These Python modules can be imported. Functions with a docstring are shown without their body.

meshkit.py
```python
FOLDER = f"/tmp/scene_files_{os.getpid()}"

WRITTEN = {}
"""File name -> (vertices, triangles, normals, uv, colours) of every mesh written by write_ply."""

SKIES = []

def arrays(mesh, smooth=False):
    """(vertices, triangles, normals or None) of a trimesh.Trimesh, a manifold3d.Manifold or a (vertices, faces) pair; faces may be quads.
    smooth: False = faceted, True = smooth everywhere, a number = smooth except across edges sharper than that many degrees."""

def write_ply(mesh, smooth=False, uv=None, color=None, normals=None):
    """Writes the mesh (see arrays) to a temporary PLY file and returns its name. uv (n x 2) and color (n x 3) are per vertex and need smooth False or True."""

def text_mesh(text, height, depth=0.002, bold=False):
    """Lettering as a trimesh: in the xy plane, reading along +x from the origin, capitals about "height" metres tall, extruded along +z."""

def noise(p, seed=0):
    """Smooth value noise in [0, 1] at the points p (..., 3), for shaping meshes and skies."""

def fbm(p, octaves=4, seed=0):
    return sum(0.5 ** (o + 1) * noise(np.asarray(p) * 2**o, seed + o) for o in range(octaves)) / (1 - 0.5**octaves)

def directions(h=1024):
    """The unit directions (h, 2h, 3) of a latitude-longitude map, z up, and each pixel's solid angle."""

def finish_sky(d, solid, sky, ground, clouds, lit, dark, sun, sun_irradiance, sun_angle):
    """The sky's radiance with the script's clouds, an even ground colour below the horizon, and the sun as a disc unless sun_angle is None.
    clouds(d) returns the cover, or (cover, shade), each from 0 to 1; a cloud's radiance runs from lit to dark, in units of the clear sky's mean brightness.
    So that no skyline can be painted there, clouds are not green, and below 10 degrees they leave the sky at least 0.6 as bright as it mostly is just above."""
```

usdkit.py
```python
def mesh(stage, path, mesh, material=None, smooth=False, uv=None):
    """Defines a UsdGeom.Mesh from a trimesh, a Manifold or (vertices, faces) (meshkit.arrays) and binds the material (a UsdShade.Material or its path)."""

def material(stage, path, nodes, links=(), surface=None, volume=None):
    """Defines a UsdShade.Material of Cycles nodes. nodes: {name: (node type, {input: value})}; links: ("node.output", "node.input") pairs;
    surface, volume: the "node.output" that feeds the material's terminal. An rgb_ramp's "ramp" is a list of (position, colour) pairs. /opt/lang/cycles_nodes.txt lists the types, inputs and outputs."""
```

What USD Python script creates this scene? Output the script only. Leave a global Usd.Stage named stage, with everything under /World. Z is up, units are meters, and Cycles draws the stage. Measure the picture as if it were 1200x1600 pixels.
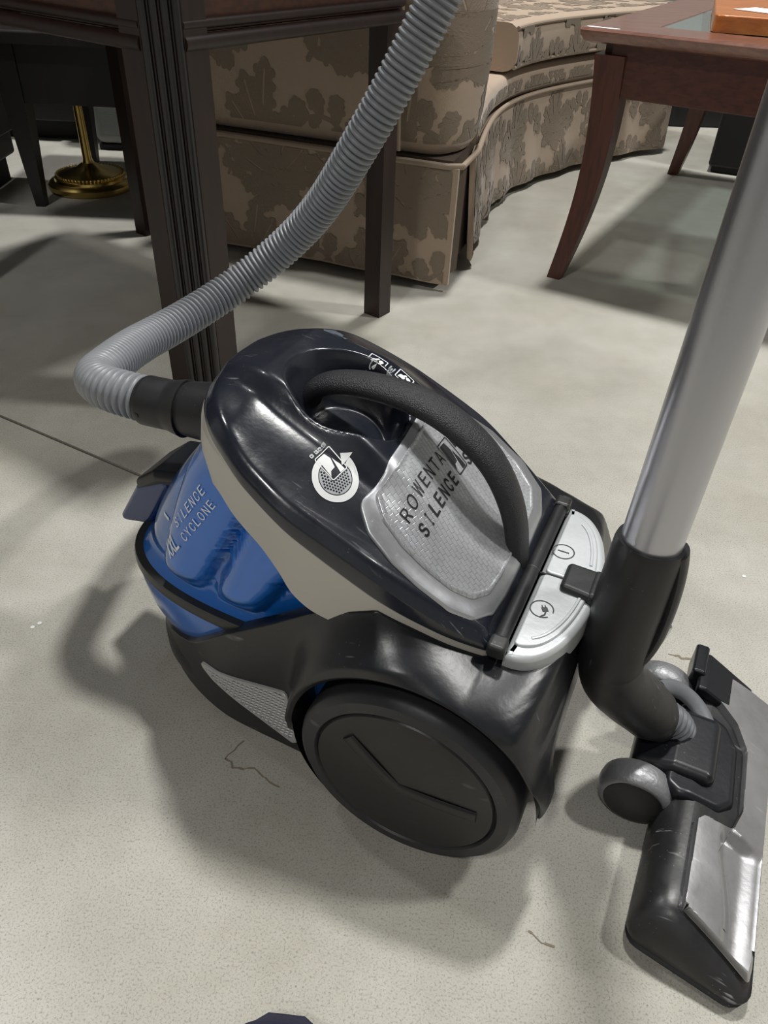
import math
import numpy as np
import trimesh
import shapely
from shapely.geometry import Polygon, Point, LineString, box as sbox
from shapely import affinity
from shapely.ops import unary_union
import manifold3d as m3
import usdkit
import meshkit
from pxr import Usd, UsdGeom, UsdLux, UsdShade, Sdf, Gf

stage = Usd.Stage.CreateInMemory()
UsdGeom.SetStageUpAxis(stage, UsdGeom.Tokens.z)
UsdGeom.SetStageMetersPerUnit(stage, 1.0)
UsdGeom.Xform.Define(stage, '/World')
UsdGeom.Scope.Define(stage, '/World/Looks')
RNG = np.random.default_rng(7)

# ------------------------------------------------------------------ camera
CAM = np.array([0.0, 0.0, 0.6])
CX = np.array([0.9990624, 0.0270293, 0.0338183])      # image right, in the world
CY = np.array([0.0432927, -0.6237524, -0.7804222])    # image down
CZ = np.array([0.0, 0.7811545, -0.6243377])           # view direction
cam = UsdGeom.Camera.Define(stage, '/World/Camera')
M = np.eye(4)
M[0, :3], M[1, :3], M[2, :3], M[3, :3] = CX, -CY, -CZ, CAM
cam.AddTransformOp().Set(Gf.Matrix4d(*M.ravel().tolist()))
cam.CreateHorizontalApertureAttr(24.0)
cam.CreateVerticalApertureAttr(32.0)
cam.CreateFocalLengthAttr(24.0)                        # 1200 px focal length for 1200 px width
cam.CreateClippingRangeAttr((0.02, 100.0))
cam.CreateExposureAttr(0.58)

# ------------------------------------------------------------------ light: unseen ceiling lamps, placed and weighted for the floor shadows
LAMPS = [  # x, y, z, radius, strength
    (0.45, 2.1, 4.6, 0.19, 1.42),
    (-2.7, 2.4, 4.6, 0.20, 0.60),
    (3.0, 0.9, 4.6, 0.20, 1.0),
    (-1.2, -1.9, 4.6, 0.20, 0.50),
]
for i, (x, y, z, r, w) in enumerate(LAMPS):
    L = UsdLux.DiskLight.Define(stage, '/World/unseen_ceiling_lamp' + ('_%03d' % i if i else ''))
    L.AddTranslateOp().Set(Gf.Vec3d(x, y, z))
    L.CreateRadiusAttr(r)
    L.CreateIntensityAttr(230.0 * w)
    L.CreateColorAttr(Gf.Vec3f(1.0, 0.99, 0.965))

# ------------------------------------------------------------------ scene helpers
used = {}


def fresh(path):
    n = used.get(path, -1) + 1
    used[path] = n
    return path if n == 0 else '%s_%03d' % (path, n)


def tagp(p, label=None, cat=None, group=None, kind=None):
    for k, v in (('label', label), ('category', cat), ('group', group), ('kind', kind)):
        if v:
            p.SetCustomDataByKey(k, v)
    return p


def thing(name, label, cat, loc=(0, 0, 0), rz=0.0, group=None):
    x = UsdGeom.Xform.Define(stage, fresh('/World/' + name))
    x.AddTranslateOp().Set(Gf.Vec3d(*map(float, loc)))
    x.AddRotateZOp().Set(float(rz))
    return tagp(x.GetPrim(), label, cat, group)


def part(name, mesh, mat, parent=None, smooth=35, label=None, kind=None):
    base = parent.GetPath().pathString if parent is not None else '/World'
    mm = usdkit.mesh(stage, fresh(base + '/' + name), mesh, MAT[mat] if isinstance(mat, str) else mat, smooth=smooth)
    return tagp(mm.GetPrim(), label, None, None, kind)


# ------------------------------------------------------------------ mesh helpers
def fix(m):
    if m.volume < 0:
        m.invert()
    return m


def tm(v, f):
    return trimesh.Trimesh(np.asarray(v, float), np.asarray(f, int), process=False)


def cat(ms):
    return trimesh.util.concatenate(ms)


def rings(stack, cap0=True, cap1=True, closed=True):
    """Skin a stack of loops of equal length."""
    S = np.asarray(stack, float)
    k, n = S.shape[:2]
    f = []
    m = n if closed else n - 1
    i, j = np.meshgrid(np.arange(k - 1), np.arange(m), indexing='ij')
    a, b = i * n + j, i * n + (j + 1) % n
    c, d = b + n, a + n
    f = np.stack([a, b, c, a, c, d], -1).reshape(-1, 3)
    v = S.reshape(-1, 3)
    if cap0:
        v = np.vstack([v, S[0].mean(0)])
        o = len(v) - 1
        f = np.vstack([f, [[o, (q + 1) % n, q] for q in range(n)]])
    if cap1:
        v = np.vstack([v, S[-1].mean(0)])
        o = len(v) - 1
        b0 = (k - 1) * n
        f = np.vstack([f, [[o, b0 + q, b0 + (q + 1) % n] for q in range(n)]])
    return fix(tm(v, f)) if cap0 and cap1 else tm(v, f)


def spline(P, n):
    """Centripetal Catmull-Rom through P, n samples, evenly spaced."""
    from scipy.interpolate import CubicSpline
    P = np.asarray(P, float)
    t = np.r_[0, np.cumsum(np.linalg.norm(np.diff(P, axis=0), axis=1) ** 0.7)]
    cs = CubicSpline(t, P)
    q = cs(np.linspace(0, t[-1], 40 * len(P)))
    s = np.r_[0, np.cumsum(np.linalg.norm(np.diff(q, axis=0), axis=1))]
    u = np.linspace(0, s[-1], n)
    return np.stack([np.interp(u, s, q[:, k]) for k in range(q.shape[1])], 1)


def frames(P, up=(0, 0, 1)):
    T = np.gradient(P, axis=0)
    T /= np.linalg.norm(T, axis=1, keepdims=True)
    A = np.zeros_like(T)
    a = np.cross(T[0], up)
    if np.linalg.norm(a) < 1e-6:
        a = np.array([1.0, 0, 0])
    for i in range(len(P)):
        a = a - T[i] * (a @ T[i])
        a /= np.linalg.norm(a)
        A[i] = a
    return T, A, np.cross(T, A)


def sweep(P, ra, rb=None, sides=24, up=(0, 0, 1), caps=True):
    """A tube along P; ra across, rb along the other axis (numbers or arrays)."""
    P = np.asarray(P, float)
    T, A, B = frames(P, up)
    ra = np.broadcast_to(ra, len(P))
    rb = ra if rb is None else np.broadcast_to(rb, len(P))
    t = np.arange(sides) * 2 * np.pi / sides
    S = P[:, None] + ra[:, None, None] * np.cos(t)[None, :, None] * A[:, None] + rb[:, None, None] * np.sin(t)[None, :, None] * B[:, None]
    return rings(S, caps, caps)


def lathe(profile, sides=48, axis='z', origin=(0, 0, 0)):
    """profile: (radius, height) pairs, closed by caps where radius ends above 0."""
    pr = np.asarray(profile, float)
    t = np.arange(sides) * 2 * np.pi / sides
    S = np.stack([pr[:, :1] * np.cos(t), pr[:, :1] * np.sin(t), np.repeat(pr[:, 1:], sides, 1)], -1)
    m = rings(S)
    if axis == 'y':
        m.apply_transform(trimesh.transformations.rotation_matrix(-np.pi / 2, [1, 0, 0]))
    if axis == 'x':
        m.apply_transform(trimesh.transformations.rotation_matrix(np.pi / 2, [0, 1, 0]))
    m.apply_translation(origin)
    return m


def align(m, p, d):
    """Moves a mesh built along +z at the origin to point p with direction d."""
    m = m.copy()
    m.apply_transform(trimesh.geometry.align_vectors([0, 0, 1], np.asarray(d, float)))
    m.apply_translation(p)
    return m


def extrude(poly, z0, z1):
    out = []
    for g in getattr(poly, 'geoms', [poly]):
        if g.area > 1e-12:
            m = trimesh.creation.extrude_polygon(g, z1 - z0, engine='earcut')
            m.apply_translation([0, 0, z0])
            out.append(m)
    return cat(out)


def resample(pts, n):
    P = np.asarray(pts, float)
    P = np.vstack([P, P[:1]])
    s = np.r_[0, np.cumsum(np.linalg.norm(np.diff(P, axis=0), axis=1))]
    u = np.linspace(0, s[-1], n, endpoint=False)
    return np.stack([np.interp(u, s, P[:, k]) for k in range(P.shape[1])], 1)


def roundpoly(pts, r, n=96):
    """Rounds the corners of a polygon and resamples it."""
    p = Polygon(pts).buffer(-r, quad_segs=8).buffer(r, quad_segs=8)
    if p.area < 1e-12:
        p = Polygon(pts)
    c = np.asarray(shapely.geometry.polygon.orient(p).exterior.coords)[:-1]
    return resample(c, n)


def pillow(pts, z0, z1, r, steps=4, topz=None, under=True):
    """A plate with a rounded upper edge: outline pts (n x 2), from z0 to z1. topz(x, y) adds to z1."""
    p = np.asarray(pts, float)
    if Polygon(p).exterior.is_ccw is False:
        p = p[::-1]
    e = np.roll(p, -1, 0) - np.roll(p, 1, 0)
    nrm = np.stack([-e[:, 1], e[:, 0]], 1)
    nrm /= np.maximum(np.linalg.norm(nrm, axis=1, keepdims=True), 1e-9)
    levels = [(0, z0)] + [((1 - math.cos(a)) * r, z1 - r + r * math.sin(a)) for a in np.linspace(0, np.pi / 2, steps + 1)]
    S = []
    for off, z in levels:
        q = p + nrm * off
        zz = np.full(len(q), z)
        if topz is not None:
            zz = zz + topz(q[:, 0], q[:, 1])
        S.append(np.column_stack([q, zz]))
    body = rings(S, False, False)
    v, f = [body.vertices], [body.faces]
    n = len(p)
    top = Polygon(S[-1][:, :2])
    tv, tf = trimesh.creation.triangulate_polygon(Polygon(S[-1][:, :2]), engine='earcut')
    if len(tv) == n:
        from scipy.spatial import cKDTree
        idx = cKDTree(S[-1][:, :2]).query(tv)[1]
        tf2 = idx[tf] + (len(S) - 1) * n
        a = S[-1][:, :2][idx[tf]]
        cr = np.cross(a[:, 1] - a[:, 0], a[:, 2] - a[:, 0])
        tf2[cr < 0] = tf2[cr < 0][:, ::-1]
        f.append(tf2)
        if under:
            bf = idx[tf]
            bf[cr > 0] = bf[cr > 0][:, ::-1]
            f.append(bf)
    else:
        v.append(S[-1].mean(0)[None])
        b0, o = (len(S) - 1) * n, len(body.vertices)
        f.append(np.array([[o, b0 + q, b0 + (q + 1) % n] for q in range(n)]))
    return fix(tm(np.vstack(v), np.vstack(f)))


def rbox(size, r=0.004, center=(0, 0, 0), sub=3):
    """A box with rounded edges (hull of spheres)."""
    sx, sy, sz = [max(s / 2 - r, 1e-5) for s in size]
    sp = trimesh.creation.icosphere(2, r)
    pts = np.vstack([sp.vertices + [a * sx, b * sy, c * sz] for a in (-1, 1) for b in (-1, 1) for c in (-1, 1)])
    h = trimesh.convex.convex_hull(pts)
    h.apply_translation(center)
    return h


def hull_balls(balls):
    pts = []
    for x, y, z, r in balls:
        pts.append(trimesh.creation.icosphere(2, r).vertices + [x, y, z])
    return trimesh.convex.convex_hull(np.vstack(pts))


def bar(p0, p1, w, h, up=(0, 0, 1)):
    p0, p1 = np.asarray(p0, float), np.asarray(p1, float)
    t = (p1 - p0) / np.linalg.norm(p1 - p0)
    a = np.cross(up, t)
    a /= np.linalg.norm(a)
    b = np.cross(t, a)
    v = [p + a * i * w / 2 + b * j * h / 2 for p in (p0, p1) for i, j in ((-1, -1), (1, -1), (1, 1), (-1, 1))]
    return fix(tm(v, [[0, 1, 2], [0, 2, 3], [4, 6, 5], [4, 7, 6], [0, 4, 5], [0, 5, 1], [1, 5, 6], [1, 6, 2], [2, 6, 7], [2, 7, 3], [3, 7, 4], [3, 4, 0]]))


def sstep(a, b, x):
    t = np.clip((np.asarray(x, float) - a) / (b - a), 0, 1)
    return t * t * (3 - 2 * t)


def text2d(text, bold=False):
    """Lettering as a shapely shape, capitals 1 tall, from the origin along +x."""
    m = meshkit.text_mesh(text, 1.0, 0.01, bold)
    tri = m.triangles[np.abs(m.face_normals[:, 2] - 1) < 1e-3][:, :, :2]
    return unary_union([Polygon(t).buffer(1e-4) for t in tri if Polygon(t).area > 1e-9]).simplify(0.004)


def refine2d(shape, step):
    """Triangulates a flat shape finely enough to be laid on a curved surface."""
    out = []
    for g in getattr(shape, 'geoms', [shape]):
        if g.is_empty or g.area < 1e-12:
            continue
        g = g.segmentize(step)
        v, f = trimesh.creation.triangulate_polygon(g, engine='earcut')
        m = tm(np.column_stack([v, np.zeros(len(v))]), f)
        if len(f):
            vv, ff = trimesh.remesh.subdivide_to_size(m.vertices, m.faces, step * 3.0, max_iter=8)
            out.append(tm(vv, ff))
    return cat(out)


# ------------------------------------------------------------------ materials
MAT = {}


def mat(name, nodes, links=(), surface='p.BSDF'):
    MAT[name] = usdkit.material(stage, '/World/Looks/' + name, nodes, links, surface=surface)


def plain(name, color, rough, metallic=0.0, bump=None, **kw):
    nodes = {'p': ('principled_bsdf', dict(base_color=color, roughness=rough, metallic=metallic, **kw))}
    links = []
    if bump:
        sc, st = bump
        nodes['tc'] = ('texture_coordinate', {})
        nodes['n'] = ('noise_texture', {'scale': sc, 'detail': 3.0})
        nodes['b'] = ('bump', {'strength': st, 'distance': 0.001})
        links = [('tc.object', 'n.vector'), ('n.fac', 'b.height'), ('b.normal', 'p.normal')]
    mat(name, nodes, links)


def worn(name, c1, c2, r1, r2, scale=14.0, scratch=0.35, coat=0.0, metallic=0.0, bump=0.15, dust=(0.28, 0.29, 0.31)):
    """Plastic with handling marks: soft blotches in gloss, fine pale scratches and dust specks."""
    mat(name, {
        'tc': ('texture_coordinate', {}),
        'n': ('noise_texture', {'scale': scale, 'detail': 5.0, 'roughness': 0.6}),
        'rr': ('map_range', {'from_min': 0.35, 'from_max': 0.7, 'to_min': r1, 'to_max': r2, 'clamp': True}),
        'm1': ('mapping', {'scale': (26.0, 300.0, 60.0), 'rotation': (0.3, 0.2, 0.9)}),
        'n1': ('noise_texture', {'scale': 1.0, 'detail': 2.0}),
        's1': ('rgb_ramp', {'ramp': [(0.0, (0, 0, 0)), (0.66, (0, 0, 0)), (0.72, (1, 1, 1)), (1.0, (1, 1, 1))]}),
        'v': ('voronoi_texture', {'scale': 260.0}),
        's2': ('rgb_ramp', {'ramp': [(0.0, (1, 1, 1)), (0.07, (1, 1, 1)), (0.12, (0, 0, 0)), (1.0, (0, 0, 0))]}),
        'n3': ('noise_texture', {'scale': 22.0, 'detail': 3.0}),
        'g': ('rgb_ramp', {'ramp': [(0.0, (0, 0, 0)), (0.5, (0, 0, 0)), (0.7, (1, 1, 1)), (1.0, (1, 1, 1))]}),
        'mx': ('mix', {'mix_type': 'lighten', 'fac': 1.0}),
        'mg': ('mix', {'mix_type': 'multiply', 'fac': 1.0}),
        'ms': ('math', {'math_type': 'multiply', 'value2': scratch}),
        'bc': ('mix', {'color1': c1, 'color2': c2}),
        'c': ('mix', {'color2': dust}),
        'b': ('bump', {'strength': bump, 'distance': 0.0006}),
        'nb': ('noise_texture', {'scale': 220.0, 'detail': 2.0}),
        'p': ('principled_bsdf', {'metallic': metallic, 'coat_weight': coat, 'coat_roughness': 0.08}),
    }, [('tc.object', 'n.vector'), ('n.fac', 'rr.value'), ('rr.result', 'p.roughness'),
        ('tc.object', 'm1.vector'), ('m1.vector', 'n1.vector'), ('n1.fac', 's1.fac'),
        ('tc.object', 'v.vector'), ('v.distance', 's2.fac'), ('s1.color', 'mx.color1'), ('s2.color', 'mx.color2'),
        ('tc.object', 'n3.vector'), ('n3.fac', 'g.fac'), ('mx.color', 'mg.color1'), ('g.color', 'mg.color2'),
        ('mg.color', 'ms.value1'), ('ms.value', 'c.fac'), ('n.fac', 'bc.fac'), ('bc.color', 'c.color1'), ('c.color', 'p.base_color'),
        ('tc.object', 'nb.vector'), ('nb.fac', 'b.height'), ('b.normal', 'p.normal')])


# concrete
mat('concrete', {
    'g': ('geometry', {}),
    'n1': ('noise_texture', {'scale': 1.7, 'detail': 6.0, 'roughness': 0.62}),
    'n2': ('noise_texture', {'scale': 9.0, 'detail': 7.0, 'roughness': 0.7}),
    'n3': ('noise_texture', {'scale': 620.0, 'detail': 3.0, 'roughness': 0.75}),
    'r1': ('rgb_ramp', {'ramp': [(0.0, (0.30, 0.283, 0.235)), (0.40, (0.395, 0.378, 0.325)), (0.56, (0.46, 0.445, 0.40)), (1.0, (0.50, 0.49, 0.455))]}),
    'r2': ('rgb_ramp', {'ramp': [(0.0, (0.72, 0.72, 0.70)), (0.42, (0.92, 0.92, 0.91)), (0.6, (1.02, 1.02, 1.02)), (1.0, (1.08, 1.08, 1.08))]}),
    'r3': ('rgb_ramp', {'ramp': [(0.0, (0.4, 0.4, 0.4)), (0.36, (0.62, 0.62, 0.61)), (0.47, (0.98, 0.98, 0.98)), (0.6, (1.03, 1.03, 1.03)), (1.0, (1.12, 1.12, 1.12))]}),
    'm1': ('mix', {'mix_type': 'multiply', 'fac': 1.0}),
    'm2': ('mix', {'mix_type': 'multiply', 'fac': 1.0}),
    'v': ('voronoi_texture', {'scale': 95.0}),
    'rv': ('rgb_ramp', {'ramp': [(0.0, (0.45, 0.44, 0.42)), (0.05, (0.5, 0.5, 0.48)), (0.08, (1, 1, 1)), (1.0, (1, 1, 1))]}),
    'm3': ('mix', {'mix_type': 'multiply', 'fac': 0.6}),
    'b': ('bump', {'strength': 0.22, 'distance': 0.0012}),
    'p': ('principled_bsdf', {'roughness': 0.62, 'specular_ior_level': 0.35}),
}, [('g.position', 'n1.vector'), ('g.position', 'n2.vector'), ('g.position', 'n3.vector'), ('g.position', 'v.vector'),
    ('n1.fac', 'r1.fac'), ('n2.fac', 'r2.fac'), ('n3.fac', 'r3.fac'), ('r1.color', 'm1.color1'), ('r2.color', 'm1.color2'),
    ('m1.color', 'm2.color1'), ('r3.color', 'm2.color2'), ('m2.color', 'm3.color1'), ('v.distance', 'rv.fac'), ('rv.color', 'm3.color2'),
    ('m3.color', 'p.base_color'), ('n3.fac', 'b.height'), ('b.normal', 'p.normal')])
plain('wall_paint', (0.42, 0.42, 0.41), 0.8, bump=(60, 0.1))
plain('ceiling_paint', (0.22, 0.22, 0.22), 0.9)
plain('joint_dirt', (0.12, 0.105, 0.085), 0.9, bump=(300, 0.5))
plain('crack_dirt', (0.21, 0.175, 0.13), 0.9)
plain('floor_paint_fleck', (0.75, 0.75, 0.73), 0.7)

worn('lid_black', (0.008, 0.010, 0.016), (0.016, 0.019, 0.028), 0.16, 0.40, 11.0, 0.5, 0.3)
worn('body_black', (0.006, 0.007, 0.009), (0.010, 0.011, 0.014), 0.30, 0.36, 9.0, 0.5, 0.0)
worn('matt_black', (0.010, 0.010, 0.011), (0.018, 0.018, 0.019), 0.38, 0.55, 20.0, 0.45, 0.0)
worn('tyre_black', (0.014, 0.014, 0.017), (0.030, 0.030, 0.034), 0.38, 0.6, 24.0, 0.75, 0.0, dust=(0.2, 0.2, 0.22))
worn('cap_black', (0.010, 0.010, 0.011), (0.014, 0.014, 0.015), 0.34, 0.48, 16.0, 0.3, 0.0)
worn('rubbed_black', (0.012, 0.012, 0.013), (0.030, 0.030, 0.031), 0.30, 0.55, 30.0, 0.9, 0.0, dust=(0.33, 0.33, 0.34))
worn('silver_paint', (0.44, 0.45, 0.47), (0.52, 0.53, 0.55), 0.28, 0.42, 14.0, 0.25, 0.0, 0.75, dust=(0.7, 0.7, 0.72))
worn('plate_silver', (0.36, 0.36, 0.37), (0.46, 0.46, 0.47), 0.30, 0.46, 22.0, 0.5, 0.0, 0.8, dust=(0.75, 0.75, 0.76))
worn('button_silver', (0.56, 0.585, 0.60), (0.60, 0.625, 0.64), 0.32, 0.42, 14.0, 0.15, 0.0, 0.35)
plain('band_beige', (0.50, 0.475, 0.43), 0.42, 0.25)
plain('wand_metal', (0.50, 0.50, 0.53), 0.30, 0.9, bump=(500, 0.05))
plain('hose_grey', (0.235, 0.245, 0.262), 0.40, 0.0)
plain('rib_grey', (0.10, 0.105, 0.115), 0.5)
plain('yoke_grey', (0.13, 0.135, 0.145), 0.5, bump=(300, 0.2))
plain('wheel_rim_grey', (0.26, 0.26, 0.27), 0.42, 0.5, bump=(260, 0.5))
plain('grille_silver', (0.45, 0.45, 0.45), 0.45, 0.3)
plain('grille_dark', (0.03, 0.03, 0.032), 0.8)
plain('gap_black', (0.004, 0.004, 0.005), 0.7)
plain('print_white', (0.78, 0.80, 0.80), 0.55)
plain('print_grey', (0.40, 0.42, 0.44), 0.5)
plain('print_dark', (0.012, 0.012, 0.014), 0.5)
plain('print_ink', (0.035, 0.035, 0.04), 0.5)
plain('belt_black', (0.020, 0.021, 0.019), 0.38)
plain('latch_blue', (0.012, 0.03, 0.12), 0.25, coat_weight=0.4)
plain('glint_chrome', (0.7, 0.7, 0.72), 0.15, 1.0)
plain('handle_grip', (0.016, 0.017, 0.020), 0.42, bump=(1100, 0.9))
plain('navy_fabric', (0.012, 0.012, 0.035), 0.75, bump=(800, 0.6))
plain('sole_white', (0.5, 0.5, 0.5), 0.6)
plain('brass', (0.56, 0.40, 0.13), 0.26, 1.0)
plain('dark_velvet', (0.012, 0.011, 0.011), 0.6)
plain('grey_cloth', (0.22, 0.23, 0.22), 0.85, bump=(300, 0.5))
plain('paper', (0.8, 0.8, 0.8), 0.6)
plain('dark_skirting', (0.015, 0.012, 0.011), 0.5)
plain('piping', (0.30, 0.235, 0.175), 0.85)
plain('fold_shade_cloth', (0.10, 0.075, 0.055), 0.9)  # darker cloth colour paints the shade inside the pleat and behind the skirt

# blue dust bin: a tinted clear shell
mat('bin_blue', {
    'f': ('fresnel', {'IOR': 1.5}),
    't': ('transparent_bsdf', {'color': (0.20, 0.52, 1.0)}),
    'd': ('principled_bsdf', {'base_color': (0.020, 0.25, 0.95), 'roughness': 0.28, 'coat_weight': 0.5}),
    'g': ('glossy_bsdf', {'color': (0.9, 0.93, 1.0), 'roughness': 0.10}),
    'm0': ('mix_closure', {'fac': 0.48}),
    'm': ('mix_closure', {}),
}, [('t.BSDF', 'm0.closure1'), ('d.BSDF', 'm0.closure2'), ('m0.closure', 'm.closure1'), ('g.BSDF', 'm.closure2'), ('f.fac', 'm.fac')], 'm.closure')
plain('cyclone_pale', (0.82, 0.85, 0.88), 0.45, 0.0)
mat('clear_tape', {
    't': ('transparent_bsdf', {'color': (0.95, 0.96, 0.97)}),
    'd': ('principled_bsdf', {'base_color': (0.20, 0.24, 0.30), 'roughness': 0.22}),
    'tc': ('texture_coordinate', {}), 'n': ('noise_texture', {'scale': 160.0, 'detail': 3.0}), 'b': ('bump', {'strength': 0.8, 'distance': 0.002}),
    'm': ('mix_closure', {'fac': 0.55}),
}, [('tc.object', 'n.vector'), ('n.fac', 'b.height'), ('b.normal', 'd.normal'), ('t.BSDF', 'm.closure1'), ('d.BSDF', 'm.closure2')], 'm.closure')
plain('bin_core_dark', (0.02, 0.022, 0.03), 0.6)
plain('bin_dust', (0.46, 0.47, 0.56), 0.8, bump=(120, 0.4))

# clear honeycomb cover over the silver panel
mat('honeycomb', {
    'tc': ('texture_coordinate', {}),
    'mp': ('mapping', {'scale': (1.0, 1.0, 0.0), 'rotation': (0.0, 0.0, 0.3)}),
    'br': ('brick_texture', {'scale': 1.0, 'brick_width': 0.0046, 'row_height': 0.0036, 'mortar_size': 0.00035, 'mortar_smooth': 0.6, 'color1': (1, 1, 1), 'color2': (0.9, 0.9, 0.9), 'mortar': (0, 0, 0)}),
    'b': ('bump', {'strength': 0.4, 'distance': 0.0006}),
    'n': ('noise_texture', {'scale': 90.0, 'detail': 4.0}),
    'rr': ('map_range', {'from_min': 0.3, 'from_max': 0.7, 'to_min': 0.14, 'to_max': 0.42, 'clamp': True}),
    'cc': ('mix', {'color1': (0.42, 0.43, 0.45), 'color2': (0.54, 0.555, 0.575)}),
    'p': ('principled_bsdf', {'metallic': 0.45, 'coat_weight': 0.6, 'coat_roughness': 0.12}),
}, [('tc.object', 'mp.vector'), ('mp.vector', 'br.vector'), ('br.color', 'b.height'), ('b.normal', 'p.normal'), ('tc.object', 'n.vector'),
    ('n.fac', 'rr.value'), ('rr.result', 'p.roughness'), ('br.color', 'cc.fac'), ('cc.color', 'p.base_color')])


def wood(name, c1, c2, rough, sc=(3.0, 3.0, 40.0), coat=0.25):
    mat(name, {
        'tc': ('texture_coordinate', {}),
        'mp': ('mapping', {'scale': sc}),
        'n': ('noise_texture', {'scale': 3.0, 'detail': 5.0, 'roughness': 0.6, 'distortion': 0.6}),
        'r': ('rgb_ramp', {'ramp': [(0.0, c1), (0.35, c1), (0.65, c2), (1.0, c2)]}),
        'b': ('bump', {'strength': 0.06, 'distance': 0.001}),
        'p': ('principled_bsdf', {'roughness': rough, 'coat_weight': coat, 'coat_roughness': 0.25}),
    }, [('tc.object', 'mp.vector'), ('mp.vector', 'n.vector'), ('n.fac', 'r.fac'), ('r.color', 'p.base_color'), ('n.fac', 'b.height'), ('b.normal', 'p.normal')])


wood('leg_wood', (0.013, 0.0055, 0.0035), (0.024, 0.0095, 0.006), 0.46, (40, 40, 3), 0.05)
wood('apron_wood', (0.038, 0.012, 0.005), (0.075, 0.024, 0.010), 0.40, (4, 30, 40), 0.1)
wood('flute_wood', (0.008, 0.006, 0.006), (0.014, 0.010, 0.009), 0.36, (40, 40, 3))
wood('ebony', (0.0035, 0.003, 0.003), (0.006, 0.005, 0.005), 0.5, (40, 40, 3), 0.05)  # dark wood, tone lowered further for the shade it stands in
wood('cherry_leg', (0.055, 0.013, 0.007), (0.095, 0.024, 0.012), 0.38, (40, 40, 4))
wood('cherry_apron', (0.050, 0.012, 0.006), (0.088, 0.022, 0.011), 0.38, (4, 30, 40))
wood('cherry_top', (0.17, 0.075, 0.052), (0.25, 0.115, 0.082), 0.24, (4, 30, 40), 0.6)  # base colour lightened to carry the sheen on the tabletop
wood('orange_wood', (0.42, 0.125, 0.022), (0.55, 0.19, 0.04), 0.3, (6, 30, 30), 0.4)
mat('table_glass', {
    'f': ('fresnel', {'IOR': 1.5}),
    't': ('transparent_bsdf', {'color': (0.72, 0.80, 0.78)}),
    'g': ('glossy_bsdf', {'roughness': 0.04}),
    'd': ('diffuse_bsdf', {'color': (0.62, 0.70, 0.68)}),  # pale diffuse stands in for the bright reflection on the glass
    'm0': ('mix_closure', {'fac': 0.38}),
    'm': ('mix_closure', {}),
}, [('t.BSDF', 'm0.closure1'), ('d.BSDF', 'm0.closure2'), ('m0.closure', 'm.closure1'), ('g.BSDF', 'm.closure2'), ('f.fac', 'm.fac')], 'm.closure')

# damask: pale ground and darker leaves
plain('damask_ground', (0.40, 0.305, 0.225), 0.72, bump=(420, 0.4), sheen_weight=0.3)
plain('damask_leaf', (0.215, 0.165, 0.118), 0.6, bump=(420, 0.5), sheen_weight=0.2)

# ------------------------------------------------------------------ floor: two poured slabs with an open joint between them
fl = tagp(UsdGeom.Xform.Define(stage, '/World/floor').GetPrim(), 'worn grey concrete floor with a saw-cut joint', 'floor', kind='structure')
JA, JB = np.array([-6.0, 3.889]), np.array([6.0, -2.627])   # joint line through the measured points


def jl(x):
    return JA[1] + (x - JA[0]) * (JB[1] - JA[1]) / (JB[0] - JA[0])


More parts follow.
